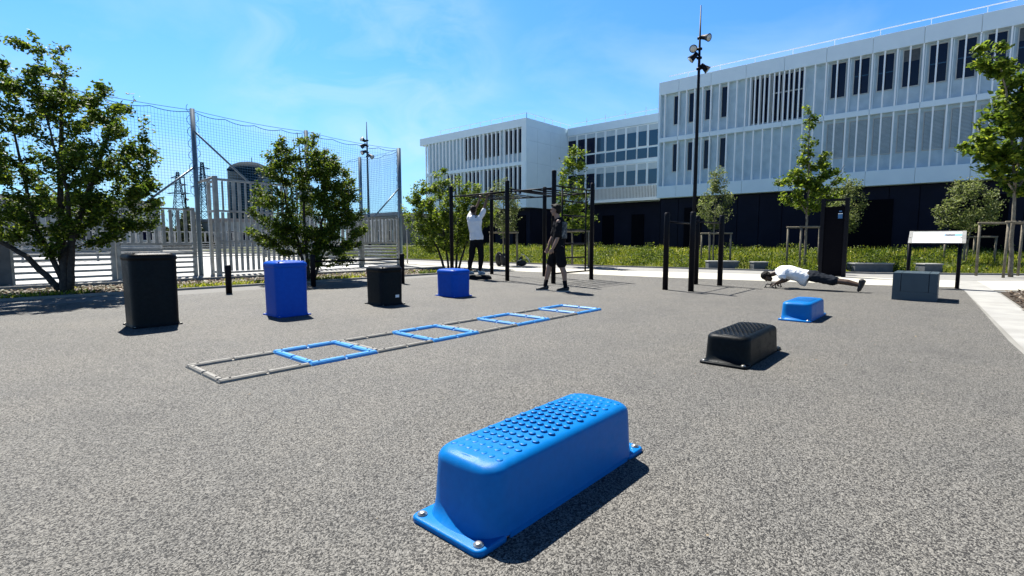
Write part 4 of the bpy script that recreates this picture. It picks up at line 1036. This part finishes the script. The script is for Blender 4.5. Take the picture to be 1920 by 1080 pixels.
# climbing frame
cf = empty('climbing_frame', (10.8, 9.1, .008), 0, 'black climbing frame with monkey bars and a climbing ladder between six posts', 'climbing frame')
PX0, PX1 = 9.97, 11.68; YN, YMid, YF = 7.40, 8.95, 11.05
posts = [(9.98, YN, 2.72), (PX1, YN, 2.56), (9.90, 8.83, 2.58), (11.80, 9.08, 2.58), (9.98, YF, 2.60), (11.55, 10.95, 2.58)]
for x, y, h in posts: post(cf, x, y, h, .056)
zr = 2.30
def bar(a, b_, nm='bar', r=.019): build(MB().tube([a, b_], r, 10), nm, 'black_metal', cf)
bar((9.98, YN, zr), (9.90, 8.83, zr), 'rail'); bar((9.90, 8.83, zr), (9.98, YF, zr), 'rail')
bar((PX1, YN, zr), (11.80, 9.08, zr), 'rail'); bar((11.80, 9.08, zr), (11.55, 10.95, zr), 'rail')
for i in range(1, 5): t_ = i / 5; bar((9.98 - .08 * t_, YN + 1.43 * t_, zr), (PX1 + .12 * t_, YN + 1.68 * t_, zr), 'rung', .016)
for i in range(1, 7): t_ = i / 7; bar((9.90 + .08 * t_, 8.83 + 2.22 * t_, zr), (11.80 - .25 * t_, 9.08 + 1.87 * t_, zr), 'rung', .016)
bar((9.98, YN, 2.36), (PX1, YN, 2.36), 'rail'); bar((9.90, 8.83, 2.38), (11.8, 9.08, 2.38), 'rail')
# climbing ladder in the near bay
for x in (10.32, 11.38): bar((x, YN, .27), (x, YN, 2.36), 'upright', .021)
for z in (.62, .97, 1.32, 1.67, 2.02): bar((10.32, YN, z), (11.38, YN, z), 'rung', .019)
bar((9.98, YN, .25), (PX1, YN, .25), 'rail')

# bollards and stretching rail
bl = empty('bollard', (3.88, 10.85, .008), 0, 'short black bollard between the tallest black box and the tall blue box', 'bollard')
build(MB().lathe([(.056, 0), (.056, .53), (.052, .55), (.035, .562)], (0, 0, 0), 20), 'post', 'black_metal', bl, local=True)
build(MB().lathe([(.060, .505), (.060, .515)], (0, 0, 0), 20), 'cap_ring', 'black_metal', bl, local=True)
sr = empty('low_rail', (6.6, 10.65, .008), 0, 'low black bar between two round posts behind the tall blue box and the black box', 'exercise bar')
for x, y in ((5.72, 11.0), (7.55, 10.15)): post(sr, x, y, .735, .056)
build(MB().tube([(5.72, 11.0, .58), (7.55, 10.15, .60)], .02, 10), 'bar', 'black_metal', sr)

# training board
tb = empty('training_board', (17.6, 2.75, .01), 0, 'tall black training board with blue emblem behind the legs of the push-up man', 'board')
bx, by0, by1 = 17.3, 2.48, 3.02
build(MB().box(bx - .03, bx + .03, by0 + .052, by1 - .002, .02, 2.02), 'panel', 'dark_panel', tb)
for y in (by0, by1 + .05): build(MB().box(bx - .06, bx + .06, y - .05, y + .05, .01, 2.26), 'post', 'black_metal', tb, bevel=.008)
build(MB().box(bx - .03, bx + .03, by0 + .052, by1 - .002, 2.18, 2.24), 'top_bar', 'black_metal', tb)
m = MB().box(bx - .034, bx - .031, by0 + .10, by0 + .21, 1.68, 1.80).box(bx - .034, bx - .031, by0 + .12, by0 + .19, 1.86, 1.90)
build(m, 'emblem', noise_mat('blue emblem', (.02, .08, .2), (.04, .14, .3), 10, .5), tb)
build(MB().box(bx - .034, bx - .031, by0 + .10, by0 + .21, 1.805, 1.825), 'emblem_band', 'white', tb)

# information sign
isg = empty('information_sign', (14.6, .38, .01), 0, 'low information sign with a white printed panel on two black posts', 'sign')
for y in (0.0, .86): build(MB().tube([(14.62, y, .01), (14.62, y, 1.12)], .038, 12), 'post', 'black_metal', isg)
Rt = Euler((0, radians(-38), 0)).to_matrix()
def tp(dx, dy, dz): return Vector((14.62, .40, 1.11)) + Rt @ Vector((dx, dy, dz))
build(MB().obox(tp(0, 0, 0), .42, .97, .03, Rt), 'panel_back', 'black_metal', isg, bevel=.004)
for dy in (-.45, .45): build(MB().obox(tp(0, dy, .018), .43, .07, .012, Rt), 'side_frame', 'galv', isg)
build(MB().obox(tp(.20, 0, .018), .02, .828, .012, Rt), 'top_frame', 'galv', isg)
pn = build(MB().obox(tp(-.01, 0, .018), .39, .828, .006, Rt), 'printed_panel', 'white', isg)
build(MB().obox(tp(.07, -.27, .0225), .07, .30, .002, Rt), 'picture', 'print_blue', pn)
build(MB().obox(tp(.07, -.22, .0245), .06, .16, .0015, Rt), 'picture_detail', 'print', pn)
build(MB().obox(tp(.06, .15, .0225), .03, .20, .002, Rt), 'picture_detail', noise_mat('pale print', (.55, .7, .8), (.75, .8, .82), 40, .5), pn)

# grey steel cube bench with grooves
gb = empty('steel_box', (11.6, .53, .008), 0, 'slate blue grey rectangular box seat in front of the information sign', 'box seat')
bx0, bx1, by0, by1, hz_ = 11.22, 12.05, .245, .865, .487
m = MB()
for y0, y1 in ((by0, by0 + .115), (by0 + .121, by1 - .121), (by1 - .115, by1)): m.box(bx0, bx1, y0, y1, .16, hz_)
build(m, 'top', 'grey_blue', gb, bevel=.004)
build(MB().box(bx0 + .001, bx1 - .001, by0 + .001, by1 - .001, .008, .159), 'base', 'grey_blue', gb)
build(MB().box(bx0 + .02, bx1 - .02, by0 + .02, by1 - .02, .161, hz_ - .02), 'core', 'dark_panel', gb)

# concrete benches on the meadow edge
def cbench(p0, p1, h, label):
    a = Vector((*p0, 0)); b_ = Vector((*p1, 0)); d = (b_ - a).normalized(); nn = Vector((-d.y, d.x, 0))
    if nn.x < 0: nn = -nn
    R_ = Matrix((d, nn, Vector((0, 0, 1)))).transposed(); c = (a + b_) / 2 + nn * .22
    o = empty('concrete_bench', (c.x, c.y, 0), 0, label, 'bench', 'low concrete block benches along the meadow')
    build(MB().obox((c.x, c.y, h / 2 - .02), (b_ - a).length - .04, .42, h - .04, R_), 'block', 'concrete', o, bevel=.01)
    build(MB().obox((c.x, c.y, h - .019), (b_ - a).length, .46, .038, R_), 'seat_slab', 'slab', o, bevel=.006)
cbench((18.72, 6.88), (19.36, 5.98), .31, 'concrete bench block right behind the dip bars')
cbench((19.25, 5.48), (19.55, 5.05), .30, 'short concrete bench block above the head of the man doing push-ups')
cbench((19.5, 2.50), (20.3, 1.55), .33, 'longest concrete bench block between the black training board and the information sign')
cbench((20.5, .80), (20.85, .35), .33, 'short concrete bench block seen beneath the information sign')

# bags in the grass
x, y = cam_pt(936, 20.9)
m = MB().ball((x, y, .30), .19, .14, .30, nu=18).ball((x - .04, y - .13, .2), .12, .07, .15)
bgo = empty('backpack', (x, y, .02), 0, 'black backpack standing in the grass against the stake frame behind the monkey bars', 'backpack')
build(m, 'body', 'bag', bgo); build(MB().tube([(x - .1, y - .12, .5), (x - .02, y - .2, .4), (x + .03, y - .22, .22), (x + .1, y - .16, .08)], .016, 6), 'strap', 'bag_pale', bgo)
x, y = cam_pt(945, 20.7)
m = MB().ball((x, y, .28), .17, .14, .26, nu=18); o = empty('backpack', (x, y, .02), 0, 'black backpack leaning right beside another one behind the monkey bars', 'backpack')
build(m, 'body', 'bag', o); build(MB().tube([(x - .1, y - .10, .42), (x + .0, y - .16, .30), (x + .02, y - .16, .12)], .014, 6), 'strap', 'bag_pale', o)
x, y = cam_pt(978, 20.6)
o = empty('sports_bag', (x, y, .05), 0, 'black and beige sports bag slumped in the grass between the monkey bar posts', 'bag')
m = MB().ball((*(Vector((x, y, 0)) + RGT * .0).xy, .14), .26, .17, .12, nu=18).tube([Vector((x, y, .12)) - RGT * .12, Vector((x, y, .42)) + RGT * .02], [.09, .05], 10)
build(m, 'body', 'bag', o)
m = MB().tube([Vector((x, y - .08, .48)) - RGT * .1, Vector((x, y - .08, .49)) + RGT * .06], .018, 6).tube([Vector((x, y - .1, .45)) + RGT * .06, Vector((x, y - .12, .30)) + RGT * .18, Vector((x, y - .12, .14)) + RGT * .24], .028, 6).tube([Vector((x, y - .15, .22)) - RGT * .28, Vector((x, y - .15, .30)) - RGT * .12], .022, 6)
build(m, 'strap', 'bag_pale', o)

# ------------------------------------------------------------------ people
def cloth_obj(mb, name, mat, parent, voxel, smooth=6, fold=0, fscale=.12):
    me = bpy.data.meshes.new(name); me.from_pydata(mb.v, [], mb.f)
    o = bpy.data.objects.new(name, me); COL.objects.link(o)
    r_ = o.modifiers.new('r', 'REMESH'); r_.mode = 'VOXEL'; r_.voxel_size = voxel
    s_ = o.modifiers.new('s', 'SMOOTH'); s_.iterations = smooth; s_.factor = .5
    if fold:
        tx = bpy.data.textures.new(name, 'CLOUDS'); tx.noise_scale = fscale; tx.noise_depth = 2
        d_ = o.modifiers.new('d', 'DISPLACE'); d_.texture = tx; d_.strength = fold; d_.mid_level = .5
    dg = bpy.context.evaluated_depsgraph_get(); ev = o.evaluated_get(dg)
    nm = bpy.data.meshes.new_from_object(ev); o.modifiers.clear(); o.data = nm; bpy.data.meshes.remove(me)
    nm.materials.clear(); nm.materials.append(M[mat])
    nm.polygons.foreach_set('use_smooth', [True] * len(nm.polygons)); nm.update()
    if parent: o.parent = parent
    return o

def limb(mb, pts, rad, n=14, wide=None):
    P = [Vector(p) for p in pts]; mb.tube(P, rad, n, wide=wide)
    for p, r_ in ((P[0], rad[0]), (P[-1], rad[-1])):
        r_ = min(r_) if hasattr(r_, '__len__') else r_; mb.ball(p, r_, r_, r_, nu=12, nv=8)

def hand(mb, wrist, dirv, palmn, curl=.5, s=1.0, thumb=1, spread=1.0):
    """wrist position, direction of the fingers, palm normal"""
    d = Vector(dirv).normalized(); nrm = Vector(palmn); nrm = (nrm - d * nrm.dot(d)).normalized(); side = d.cross(nrm) * thumb
    w_ = Vector(wrist)
    mb.tube([w_, w_ + d * .03 * s, w_ + d * .085 * s], [(.026 * s, .02 * s), (.038 * s, .017 * s), (.040 * s, .014 * s)], 12, wide=side)
    for i, (o_, L) in enumerate(((.029, .070), (.010, .080), (-.010, .074), (-.029, .058))):
        b0 = w_ + d * .080 * s + side * o_ * s; pts = [b0]; a = curl * .35; cur = b0
        for q, f_ in enumerate((.45, .32, .25)):
            a += curl * (.35 + .35 * q); dd = (d * cos(a) + nrm * sin(a) + side * o_ * 2.2 * spread).normalized(); cur = cur + dd * L * f_ * s; pts.append(cur)
        mb.tube(pts, [.0088 * s, .0085 * s, .008 * s, .007 * s], 8)
    t0 = w_ + d * .028 * s + side * .032 * s; t1 = t0 + (d * .7 + side * .7 + nrm * .2).normalized() * .032 * s; t2 = t1 + (d * .85 + side * .2 + nrm * .5 * curl).normalized() * .028 * s
    mb.tube([t0, t1, t2], [.012 * s, .0105 * s, .008 * s], 8)

def head(mb, c, face, up, s=1.0):
    """c: centre of the skull, face: facing direction, up"""
    f = Vector(face).normalized(); u = Vector(up); u = (u - f * u.dot(f)).normalized(); r_ = f.cross(u)
    R_ = Matrix((r_, f, u)).transposed(); c = Vector(c)
    def P(x, y, z): return c + R_ @ Vector((x * s, y * s, z * s))
    mb.ball(P(0, -.005, .025), .075 * s, .093 * s, .088 * s, R_, 20, 14)
    mb.ball(P(0, .028, -.035), .058 * s, .062 * s, .078 * s, R_, 18, 12)     # face and jaw
    mb.ball(P(0, .062, -.092), .022 * s, .022 * s, .018 * s, R_, 12, 8)      # chin
    mb.tube([P(0, .088, .01), P(0, .104, -.022), P(0, .096, -.034)], [.009 * s, .014 * s, .010 * s], 8)   # nose
    mb.ball(P(0, .084, .028), .045 * s, .014 * s, .010 * s, R_, 12, 8)        # brow
    mb.ball(P(0, .080, -.060), .024 * s, .014 * s, .010 * s, R_, 12, 8)       # lips
    for sx_ in (-1, 1): mb.ball(P(sx_ * .076, -.002, -.012), .012 * s, .020 * s, .031 * s, R_, 10, 8)
    return R_, P
def eyes(P, R_, parent):
    m = MB()
    for sx_ in (-1, 1): m.ball(P(sx_ * .030, .079, .004), .013, .010, .008, R_, 10, 8)
    build(m, 'eyes', 'hair', parent, local=True)

def shoe(mb, heel, toe, hgt=.085, up=(0, 0, 1), w_=.047):
    h_, t_ = Vector(heel), Vector(toe); d = (t_ - h_); u = Vector(up); L = d.length; d = d / L; side = d.cross(u)
    mb.tube([h_ + u * .045, h_ + d * L * .12 + u * .05, h_ + d * L * .4 + u * .045, h_ + d * L * .7 + u * .034, h_ + d * L * .93 + u * .028, t_ + u * .022],
            [(w_ * .72, .034), (w_ * .85, .046), (w_ * .86, .044), (w_ * 1.05, .032), (w_ * .85, .024), (w_ * .35, .012)], 14, wide=side)
    mb.tube([h_ + d * L * .10 + u * .05, h_ + d * L * .14 + u * .10], [.043, .038], 12)
def sole(mb, heel, toe, up=(0, 0, 1), w_=.05):
    h_, t_ = Vector(heel), Vector(toe); d = (t_ - h_); u = Vector(up); L = d.length; d = d / L; side = d.cross(u)
    O = [(-.0, .6), (.03, .9), (.3, .85), (.68, 1.08), (.9, .8), (1.0, .35)]
    vs = []
    for zz in (.0, .020):
        for a, b_ in O: vs.append(h_ + d * L * a + side * b_ * w_ + u * zz)
        for a, b_ in O[::-1]: vs.append(h_ + d * L * a - side * b_ * w_ + u * zz)
    n_ = 12; mb.add(vs, [tuple(range(n_))[::-1], tuple(range(n_, 24))] + [(i, (i + 1) % n_, (i + 1) % n_ + n_, i + n_) for i in range(n_)])

ROT = atan2(RGT.y, RGT.x)      # local x = picture right, local y = away from the viewer

# --- walking man in black
x, y = cam_pt(1040, 10.6)
pb = empty('person', (x, y, .008), ROT, 'standing man in black t-shirt and shorts striding in front of the climbing frame', 'person')
B = MB()
hipN, hipF = (.09, -.085, .90), (.05, .085, .90)
knN, anN = (.135, -.12, .51), (.215, -.13, .10)
knF, anF = (-.10, .12, .52), (-.185, .12, .10)
B.tube([(.065, 0, .84), (.07, 0, .95), (.085, 0, 1.08), (.095, 0, 1.22), (.095, 0, 1.36), (.075, 0, 1.45), (.055, 0, 1.50)],
       [(.13, .10), (.155, .11), (.135, .10), (.15, .11), (.175, .12), (.13, .09), (.07, .065)], 18, wide=(.35, 1, 0))
limb(B, [hipN, (.115, -.105, .72), knN, (.185, -.13, .38), (.20, -.13, .22), anN], [.092, .078, .058, .058, .042, .036])
limb(B, [hipF, (-.02, .105, .72), knF, (-.125, .12, .38), (-.16, .12, .22), anF], [.092, .078, .058, .058, .042, .036])
B.tube([(.065, 0, 1.46), (.045, 0, 1.52), (.03, 0, 1.60)], [.062, .056, .058], 14)
R_, HP = head(B, (.015, 0, 1.665), (-.93, .30, -.05), (.05, 0, 1), 1.02)
# near arm (towards the viewer)
limb(B, [(.06, -.18, 1.42), (.05, -.215, 1.26), (.045, -.23, 1.12), (.0, -.23, 1.0), (-.055, -.22, .885)], [.052, .045, .037, .036, .026])
hand(B, (-.06, -.22, .875), (-.55, .05, -.85), (-.2, 1, 0), .8, 1.0, 1)
limb(B, [(.09, .18, 1.42), (.02, .21, 1.26), (-.03, .22, 1.12), (-.09, .20, 1.0), (-.12, .16, .90)], [.052, .045, .037, .036, .026])
hand(B, (-.125, .155, .89), (-.4, 0, -.9), (0, -1, 0), .8, 1.0, -1)
cloth_obj(B, 'body', 'skin', pb, .0065, 3)
eyes(HP, R_, pb)
hm = MB(); hm.ball(HP(0, -.022, .045), .086, .098, .085, R_, 20, 14).ball(HP(0, -.05, -.01), .076, .062, .08, R_, 18, 12).ball(HP(0, .055, .095), .05, .04, .028, R_)
cloth_obj(hm, 'hair', 'hair', pb, .010, 2, .016, .02)
S = MB(); S.tube([(.075, 0, .80), (.08, 0, .93), (.09, 0, 1.10), (.095, 0, 1.25), (.095, 0, 1.37), (.075, 0, 1.455), (.06, 0, 1.50)],
       [(.185, .135), (.185, .135), (.175, .13), (.175, .13), (.19, .135), (.14, .10), (.075, .07)], 20, wide=(.35, 1, 0))
limb(S, [(.07, -.155, 1.41), (.055, -.215, 1.30), (.045, -.225, 1.16)], [.070, .075, .078]); limb(S, [(.09, .155, 1.41), (.03, .21, 1.30), (.0, .22, 1.18)], [.070, .075, .078])
sh = cloth_obj(S, 't_shirt', 'cloth_black', pb, .011, 4, .03, .13)
# faded print on the back: curved patch following the shirt
pr = MB(); vs = []; fs = []
for i in range(9):
    for j in range(9):
        a = -.95 + 1.5 * j / 8; z = 1.08 + .34 * i / 8
        d1 = Vector((.35, 1, 0)).normalized(); d2 = Vector((1, -.35, 0)).normalized()
        p = Vector((.096, 0, z)) + d2 * (.151 * cos(a)) + d1 * (.197 * sin(a)); vs.append(tuple(p))
for i in range(8):
    for j in range(8): q = i * 9 + j; fs.append((q, q + 1, q + 10, q + 9))
pr.add(vs, fs, True); po = build(pr, 'back_print', 'faded', sh, local=True); po.modifiers.new('t', 'SOLIDIFY').thickness = .004
T = MB(); T.tube([(.07, 0, .98), (.07, 0, .88), (.065, 0, .80)], [(.165, .13), (.175, .14), (.165, .13)], 18, wide=(.35, 1, 0))
limb(T, [(.09, -.09, .86), (.115, -.11, .72), (.13, -.12, .575)], [.110, .108, .108]); limb(T, [(.04, .09, .86), (-.01, .11, .72), (-.055, .12, .59)], [.110, .108, .105])
cloth_obj(T, 'shorts', 'cloth_black', pb, .012, 4, .025, .15)
K = MB(); K.tube([(.196, -.13, .22), anN, (.215, -.13, .07)], [.047, .042, .045], 12).tube([(-.162, .12, .22), anF, (-.19, .12, .07)], [.047, .042, .045], 12)
build(K, 'socks', 'cloth_black', pb, local=True)
F1 = MB(); shoe(F1, (.285, -.12, .0), (.03, -.17, .0)); cloth_obj(F1, 'shoe', 'shoe', pb, .008, 3)
F2 = MB(); shoe(F2, (-.12, .12, .0), (-.385, .08, .0)); cloth_obj(F2, 'shoe', 'shoe', pb, .008, 3)
so1 = MB(); sole(so1, (.295, -.118, -.006), (.02, -.172, -.006)); sole(so1, (-.11, .122, -.006), (-.395, .078, -.006)); build(so1, 'soles', 'sole', pb, local=True)

# --- hanging man in white t-shirt (seen from behind)
x, y = cam_pt(895, 13.85)
pa = empty('person', (x, y, .008), ROT, 'man in white t-shirt and black trousers reaching up to the monkey bars, seen from behind', 'person')
B = MB()
B.tube([(-.02, .0, 1.0), (-.02, 0, 1.12), (-.04, 0, 1.25), (-.06, 0, 1.42), (-.07, 0, 1.56), (-.07, 0, 1.66), (-.07, .01, 1.71)],
       [(.14, .10), (.15, .10), (.135, .095), (.155, .11), (.18, .115), (.14, .09), (.07, .065)], 18, wide=(1, 0, 0))
limb(B, [(-.10, 0, 1.02), (-.14, -.02, .82), (-.145, -.03, .60), (-.19, .0, .40), (-.215, .02, .21)], [.09, .075, .056, .05, .036])
limb(B, [(.06, 0, 1.02), (.09, -.02, .82), (.10, -.03, .60), (.085, -.0, .40), (.075, .02, .21)], [.09, .075, .056, .05, .036])
B.tube([(-.07, 0, 1.68), (-.08, .02, 1.74), (-.09, .04, 1.80)], [.06, .055, .055], 14)
R_, HP = head(B, (-.095, .05, 1.865), (.30, .8, .35), (-.1, -.3, 1), 1.0)
limb(B, [(.08, 0, 1.66), (.17, .03, 1.83), (.215, .05, 1.98), (.245, .05, 2.10), (.265, .05, 2.22)], [.052, .048, .037, .035, .025])
hand(B, (.267, .05, 2.225), (.1, -.1, 1), (0, 1, 0), 1.7, 1.0, -1)
limb(B, [(-.20, .02, 1.66), (-.14, .20, 1.80), (-.06, .32, 1.92), (.0, .36, 2.04), (.05, .38, 2.17)], [.052, .046, .037, .035, .025])
hand(B, (.055, .38, 2.18), (.25, 0, 1), (0, -1, 0), 1.6, 1.0, 1)
cloth_obj(B, 'body', 'skin2', pa, .0068, 3)
eyes(HP, R_, pa)
hm = MB(); hm.ball(HP(0, -.022, .042), .086, .100, .086, R_, 20, 14).ball(HP(0, -.05, -.01), .072, .056, .075, R_, 18, 12)
cloth_obj(hm, 'hair', 'hair', pa, .010, 2, .02, .02)
S = MB(); S.tube([(-.015, 0, 1.06), (-.02, 0, 1.15), (-.04, 0, 1.28), (-.06, 0, 1.43), (-.07, 0, 1.56), (-.07, 0, 1.665), (-.07, 0, 1.715)],
       [(.19, .135), (.185, .13), (.17, .12), (.185, .125), (.205, .13), (.16, .10), (.075, .07)], 20, wide=(1, 0, 0))
limb(S, [(.07, 0, 1.64), (.135, .02, 1.74), (.175, .03, 1.84)], [.075, .070, .068]); limb(S, [(-.20, .02, 1.63), (-.19, .10, 1.72), (-.16, .17, 1.78)], [.075, .070, .068])
cloth_obj(S, 't_shirt', 'cloth_white', pa, .011, 4, .035, .12)
T = MB(); T.tube([(-.02, 0, 1.14), (-.02, 0, 1.05), (-.02, 0, .97)], [(.165, .12), (.17, .125), (.165, .125)], 18, wide=(1, 0, 0))
limb(T, [(-.095, 0, 1.0), (-.135, -.02, .82), (-.15, -.03, .60), (-.195, .0, .42), (-.215, .02, .27)], [.105, .092, .078, .066, .052])
limb(T, [(.065, 0, 1.0), (.09, -.02, .82), (.105, -.03, .60), (.085, .0, .42), (.075, .02, .27)], [.105, .092, .078, .066, .052])
cloth_obj(T, 'trousers', 'cloth_black', pa, .012, 4, .03, .12)
F1 = MB(); shoe(F1, (-.24, -.03, .125), (-.12, .20, .125)); cloth_obj(F1, 'shoe', 'shoe_blue', pa, .008, 3)
F1 = MB(); shoe(F1, (.04, -.03, .125), (.19, .17, .125)); cloth_obj(F1, 'shoe', 'shoe_blue', pa, .008, 3)
so1 = MB(); sole(so1, (-.245, -.04, .118), (-.115, .205, .118)); sole(so1, (.035, -.04, .118), (.195, .175, .118)); build(so1, 'soles', 'sole', pa, local=True)
x2, y2 = cam_pt(899, 13.85)
o = empty('balance_pad', (x2, y2, .008), ROT, 'low black rubber pad under the feet of the man at the monkey bars', 'pad')
m = MB(); O = plan(.33, .19, .15, 8); V = []; kk = len(O)
for z, s_ in ((0, 1), (.03, 1.0), (.075, .93), (.10, .80), (.11, .62)):
    for a, b_ in O: V.append((a * s_, b_ * s_, z))
m.add(V, [(i * kk + j, i * kk + (j + 1) % kk, (i + 1) * kk + (j + 1) % kk, (i + 1) * kk + j) for i in range(4) for j in range(kk)] + [tuple(range(kk))[::-1], tuple(4 * kk + j for j in range(kk))], True)
build(m, 'pad', 'black', o, local=True)

# --- man doing push-ups, lying along world Y; local x = towards the feet (-Y), local y = away (+X)
pc = empty('person', (12.35, 3.30, .008), radians(-90), 'man in white t-shirt and black shorts doing a push-up with his head to the left', 'person')
B = MB()
B.tube([(.27, 0, .36), (.34, 0, .385), (.46, 0, .385), (.60, 0, .36), (.74, 0, .34), (.86, 0, .325), (.98, 0, .30)],
       [(.10, .075), (.19, .105), (.185, .115), (.15, .10), (.155, .105), (.165, .115), (.13, .095)], 18, wide=(0, 1, 0))
for sy_, dz in ((-1, 0), (1, .0)):
    limb(B, [(.93, sy_ * .085, .31), (1.12, sy_ * .09, .265), (1.32, sy_ * .09, .225), (1.50, sy_ * .085, .205), (1.70, sy_ * .08, .155)], [.088, .076, .056, .056, .036])
B.tube([(.29, 0, .37), (.21, 0, .34), (.16, 0, .31)], [.065, .058, .058], 14)
R_, HP = head(B, (.085, 0, .255), (-.35, 0, -.94), (-1, 0, .35), 1.02)
# arms: elbows out behind the hands
limb(B, [(.36, -.20, .375), (.42, -.26, .30), (.455, -.27, .22), (.36, -.235, .15), (.30, -.21, .115)], [.056, .050, .042, .040, .028])
limb(B, [(.36, .20, .375), (.42, .26, .30), (.455, .27, .22), (.36, .235, .15), (.30, .21, .115)], [.056, .050, .042, .040, .028])
hand(B, (.295, -.208, .112), (-.35, 0, -.30), (-.3, 0, -1), 1.5, 1.0, -1)
hand(B, (.295, .208, .112), (-.35, 0, -.30), (-.3, 0, -1), 1.5, 1.0, 1)
cloth_obj(B, 'body', 'skin_dark', pc, .0068, 3)
eyes(HP, R_, pc)
hm = MB(); hm.ball(HP(0, -.015, .045), .092, .106, .092, R_, 20, 14).ball(HP(0, -.055, -.005), .08, .056, .08, R_, 18, 12)
cloth_obj(hm, 'hair', 'hair', pc, .010, 2, .022, .02)
S = MB(); S.tube([(.25, 0, .365), (.33, 0, .385), (.46, 0, .380), (.60, 0, .345), (.72, 0, .305), (.80, 0, .265), (.86, 0, .24)],
       [(.09, .085), (.20, .14), (.205, .16), (.19, .155), (.185, .165), (.18, .19), (.17, .19)], 20, wide=(0, 1, 0))
for sy_ in (-1, 1): limb(S, [(.355, sy_ * .18, .385), (.40, sy_ * .245, .33), (.43, sy_ * .265, .285)], [.080, .078, .075])
cloth_obj(S, 't_shirt', 'cloth_white', pc, .011, 4, .045, .12)
pc.scale = (1.07, 1.07, .93)
T = MB(); T.tube([(.84, 0, .325), (.93, 0, .315), (1.0, 0, .29)], [(.16, .125), (.175, .135), (.16, .12)], 18, wide=(0, 1, 0))
for sy_ in (-1, 1): limb(T, [(.95, sy_ * .09, .30), (1.12, sy_ * .095, .255), (1.27, sy_ * .095, .225)], [.115, .105, .10])
cloth_obj(T, 'shorts', 'cloth_navy', pc, .012, 4, .04, .1)
for sy_ in (-1, 1):
    F1 = MB(); shoe(F1, (1.80, sy_ * .08, .255), (1.715, sy_ * .08, .01), up=(-.95, 0, .3)); cloth_obj(F1, 'shoe', 'shoe', pc, .008, 3)
# push-up handles
for i, sy_ in enumerate((-1, 1)):
    o = empty('push_up_handle', (12.35 + sy_ * .21, 3.30 - .22, .008), radians(-90), ['black push-up handle under the near hand of the man in the push-up', 'black push-up handle under the far hand of the man in the push-up'][i], 'push-up handle', 'push-up handles')
    build(MB().tube([(-.09, 0, .085), (.09, 0, .085)], .013, 8), 'grip', 'black_metal', o, local=True)
    for sx_ in (-1, 1): build(MB().tube([(sx_ * .09, 0, .085), (sx_ * .105, 0, .03), (sx_ * .105, -.06, .010)], .010, 8).tube([(sx_ * .105, 0, .03), (sx_ * .105, .06, .010)], .010, 8), 'foot', 'black_metal', o, local=True)

# ------------------------------------------------------------------ fallen leaves on the rubber
lv = np.stack([rng.uniform(.6, 13, 160), rng.uniform(-.2, 10.5, 160), np.full(160, .018)], 1)
tag(np_mesh('fallen_leaves', leaf_quads(lv, rng.uniform(.012, .026, 160), flat=4.0), 6, 'litter', origin=(6, 5, 0), faces_local=LF), 'tiny dry leaf scraps scattered over the grey rubber ground', 'leaf scraps', kind='stuff')

scene.render.engine = 'CYCLES'
scene.cycles.max_bounces = 6; scene.cycles.transparent_max_bounces = 4
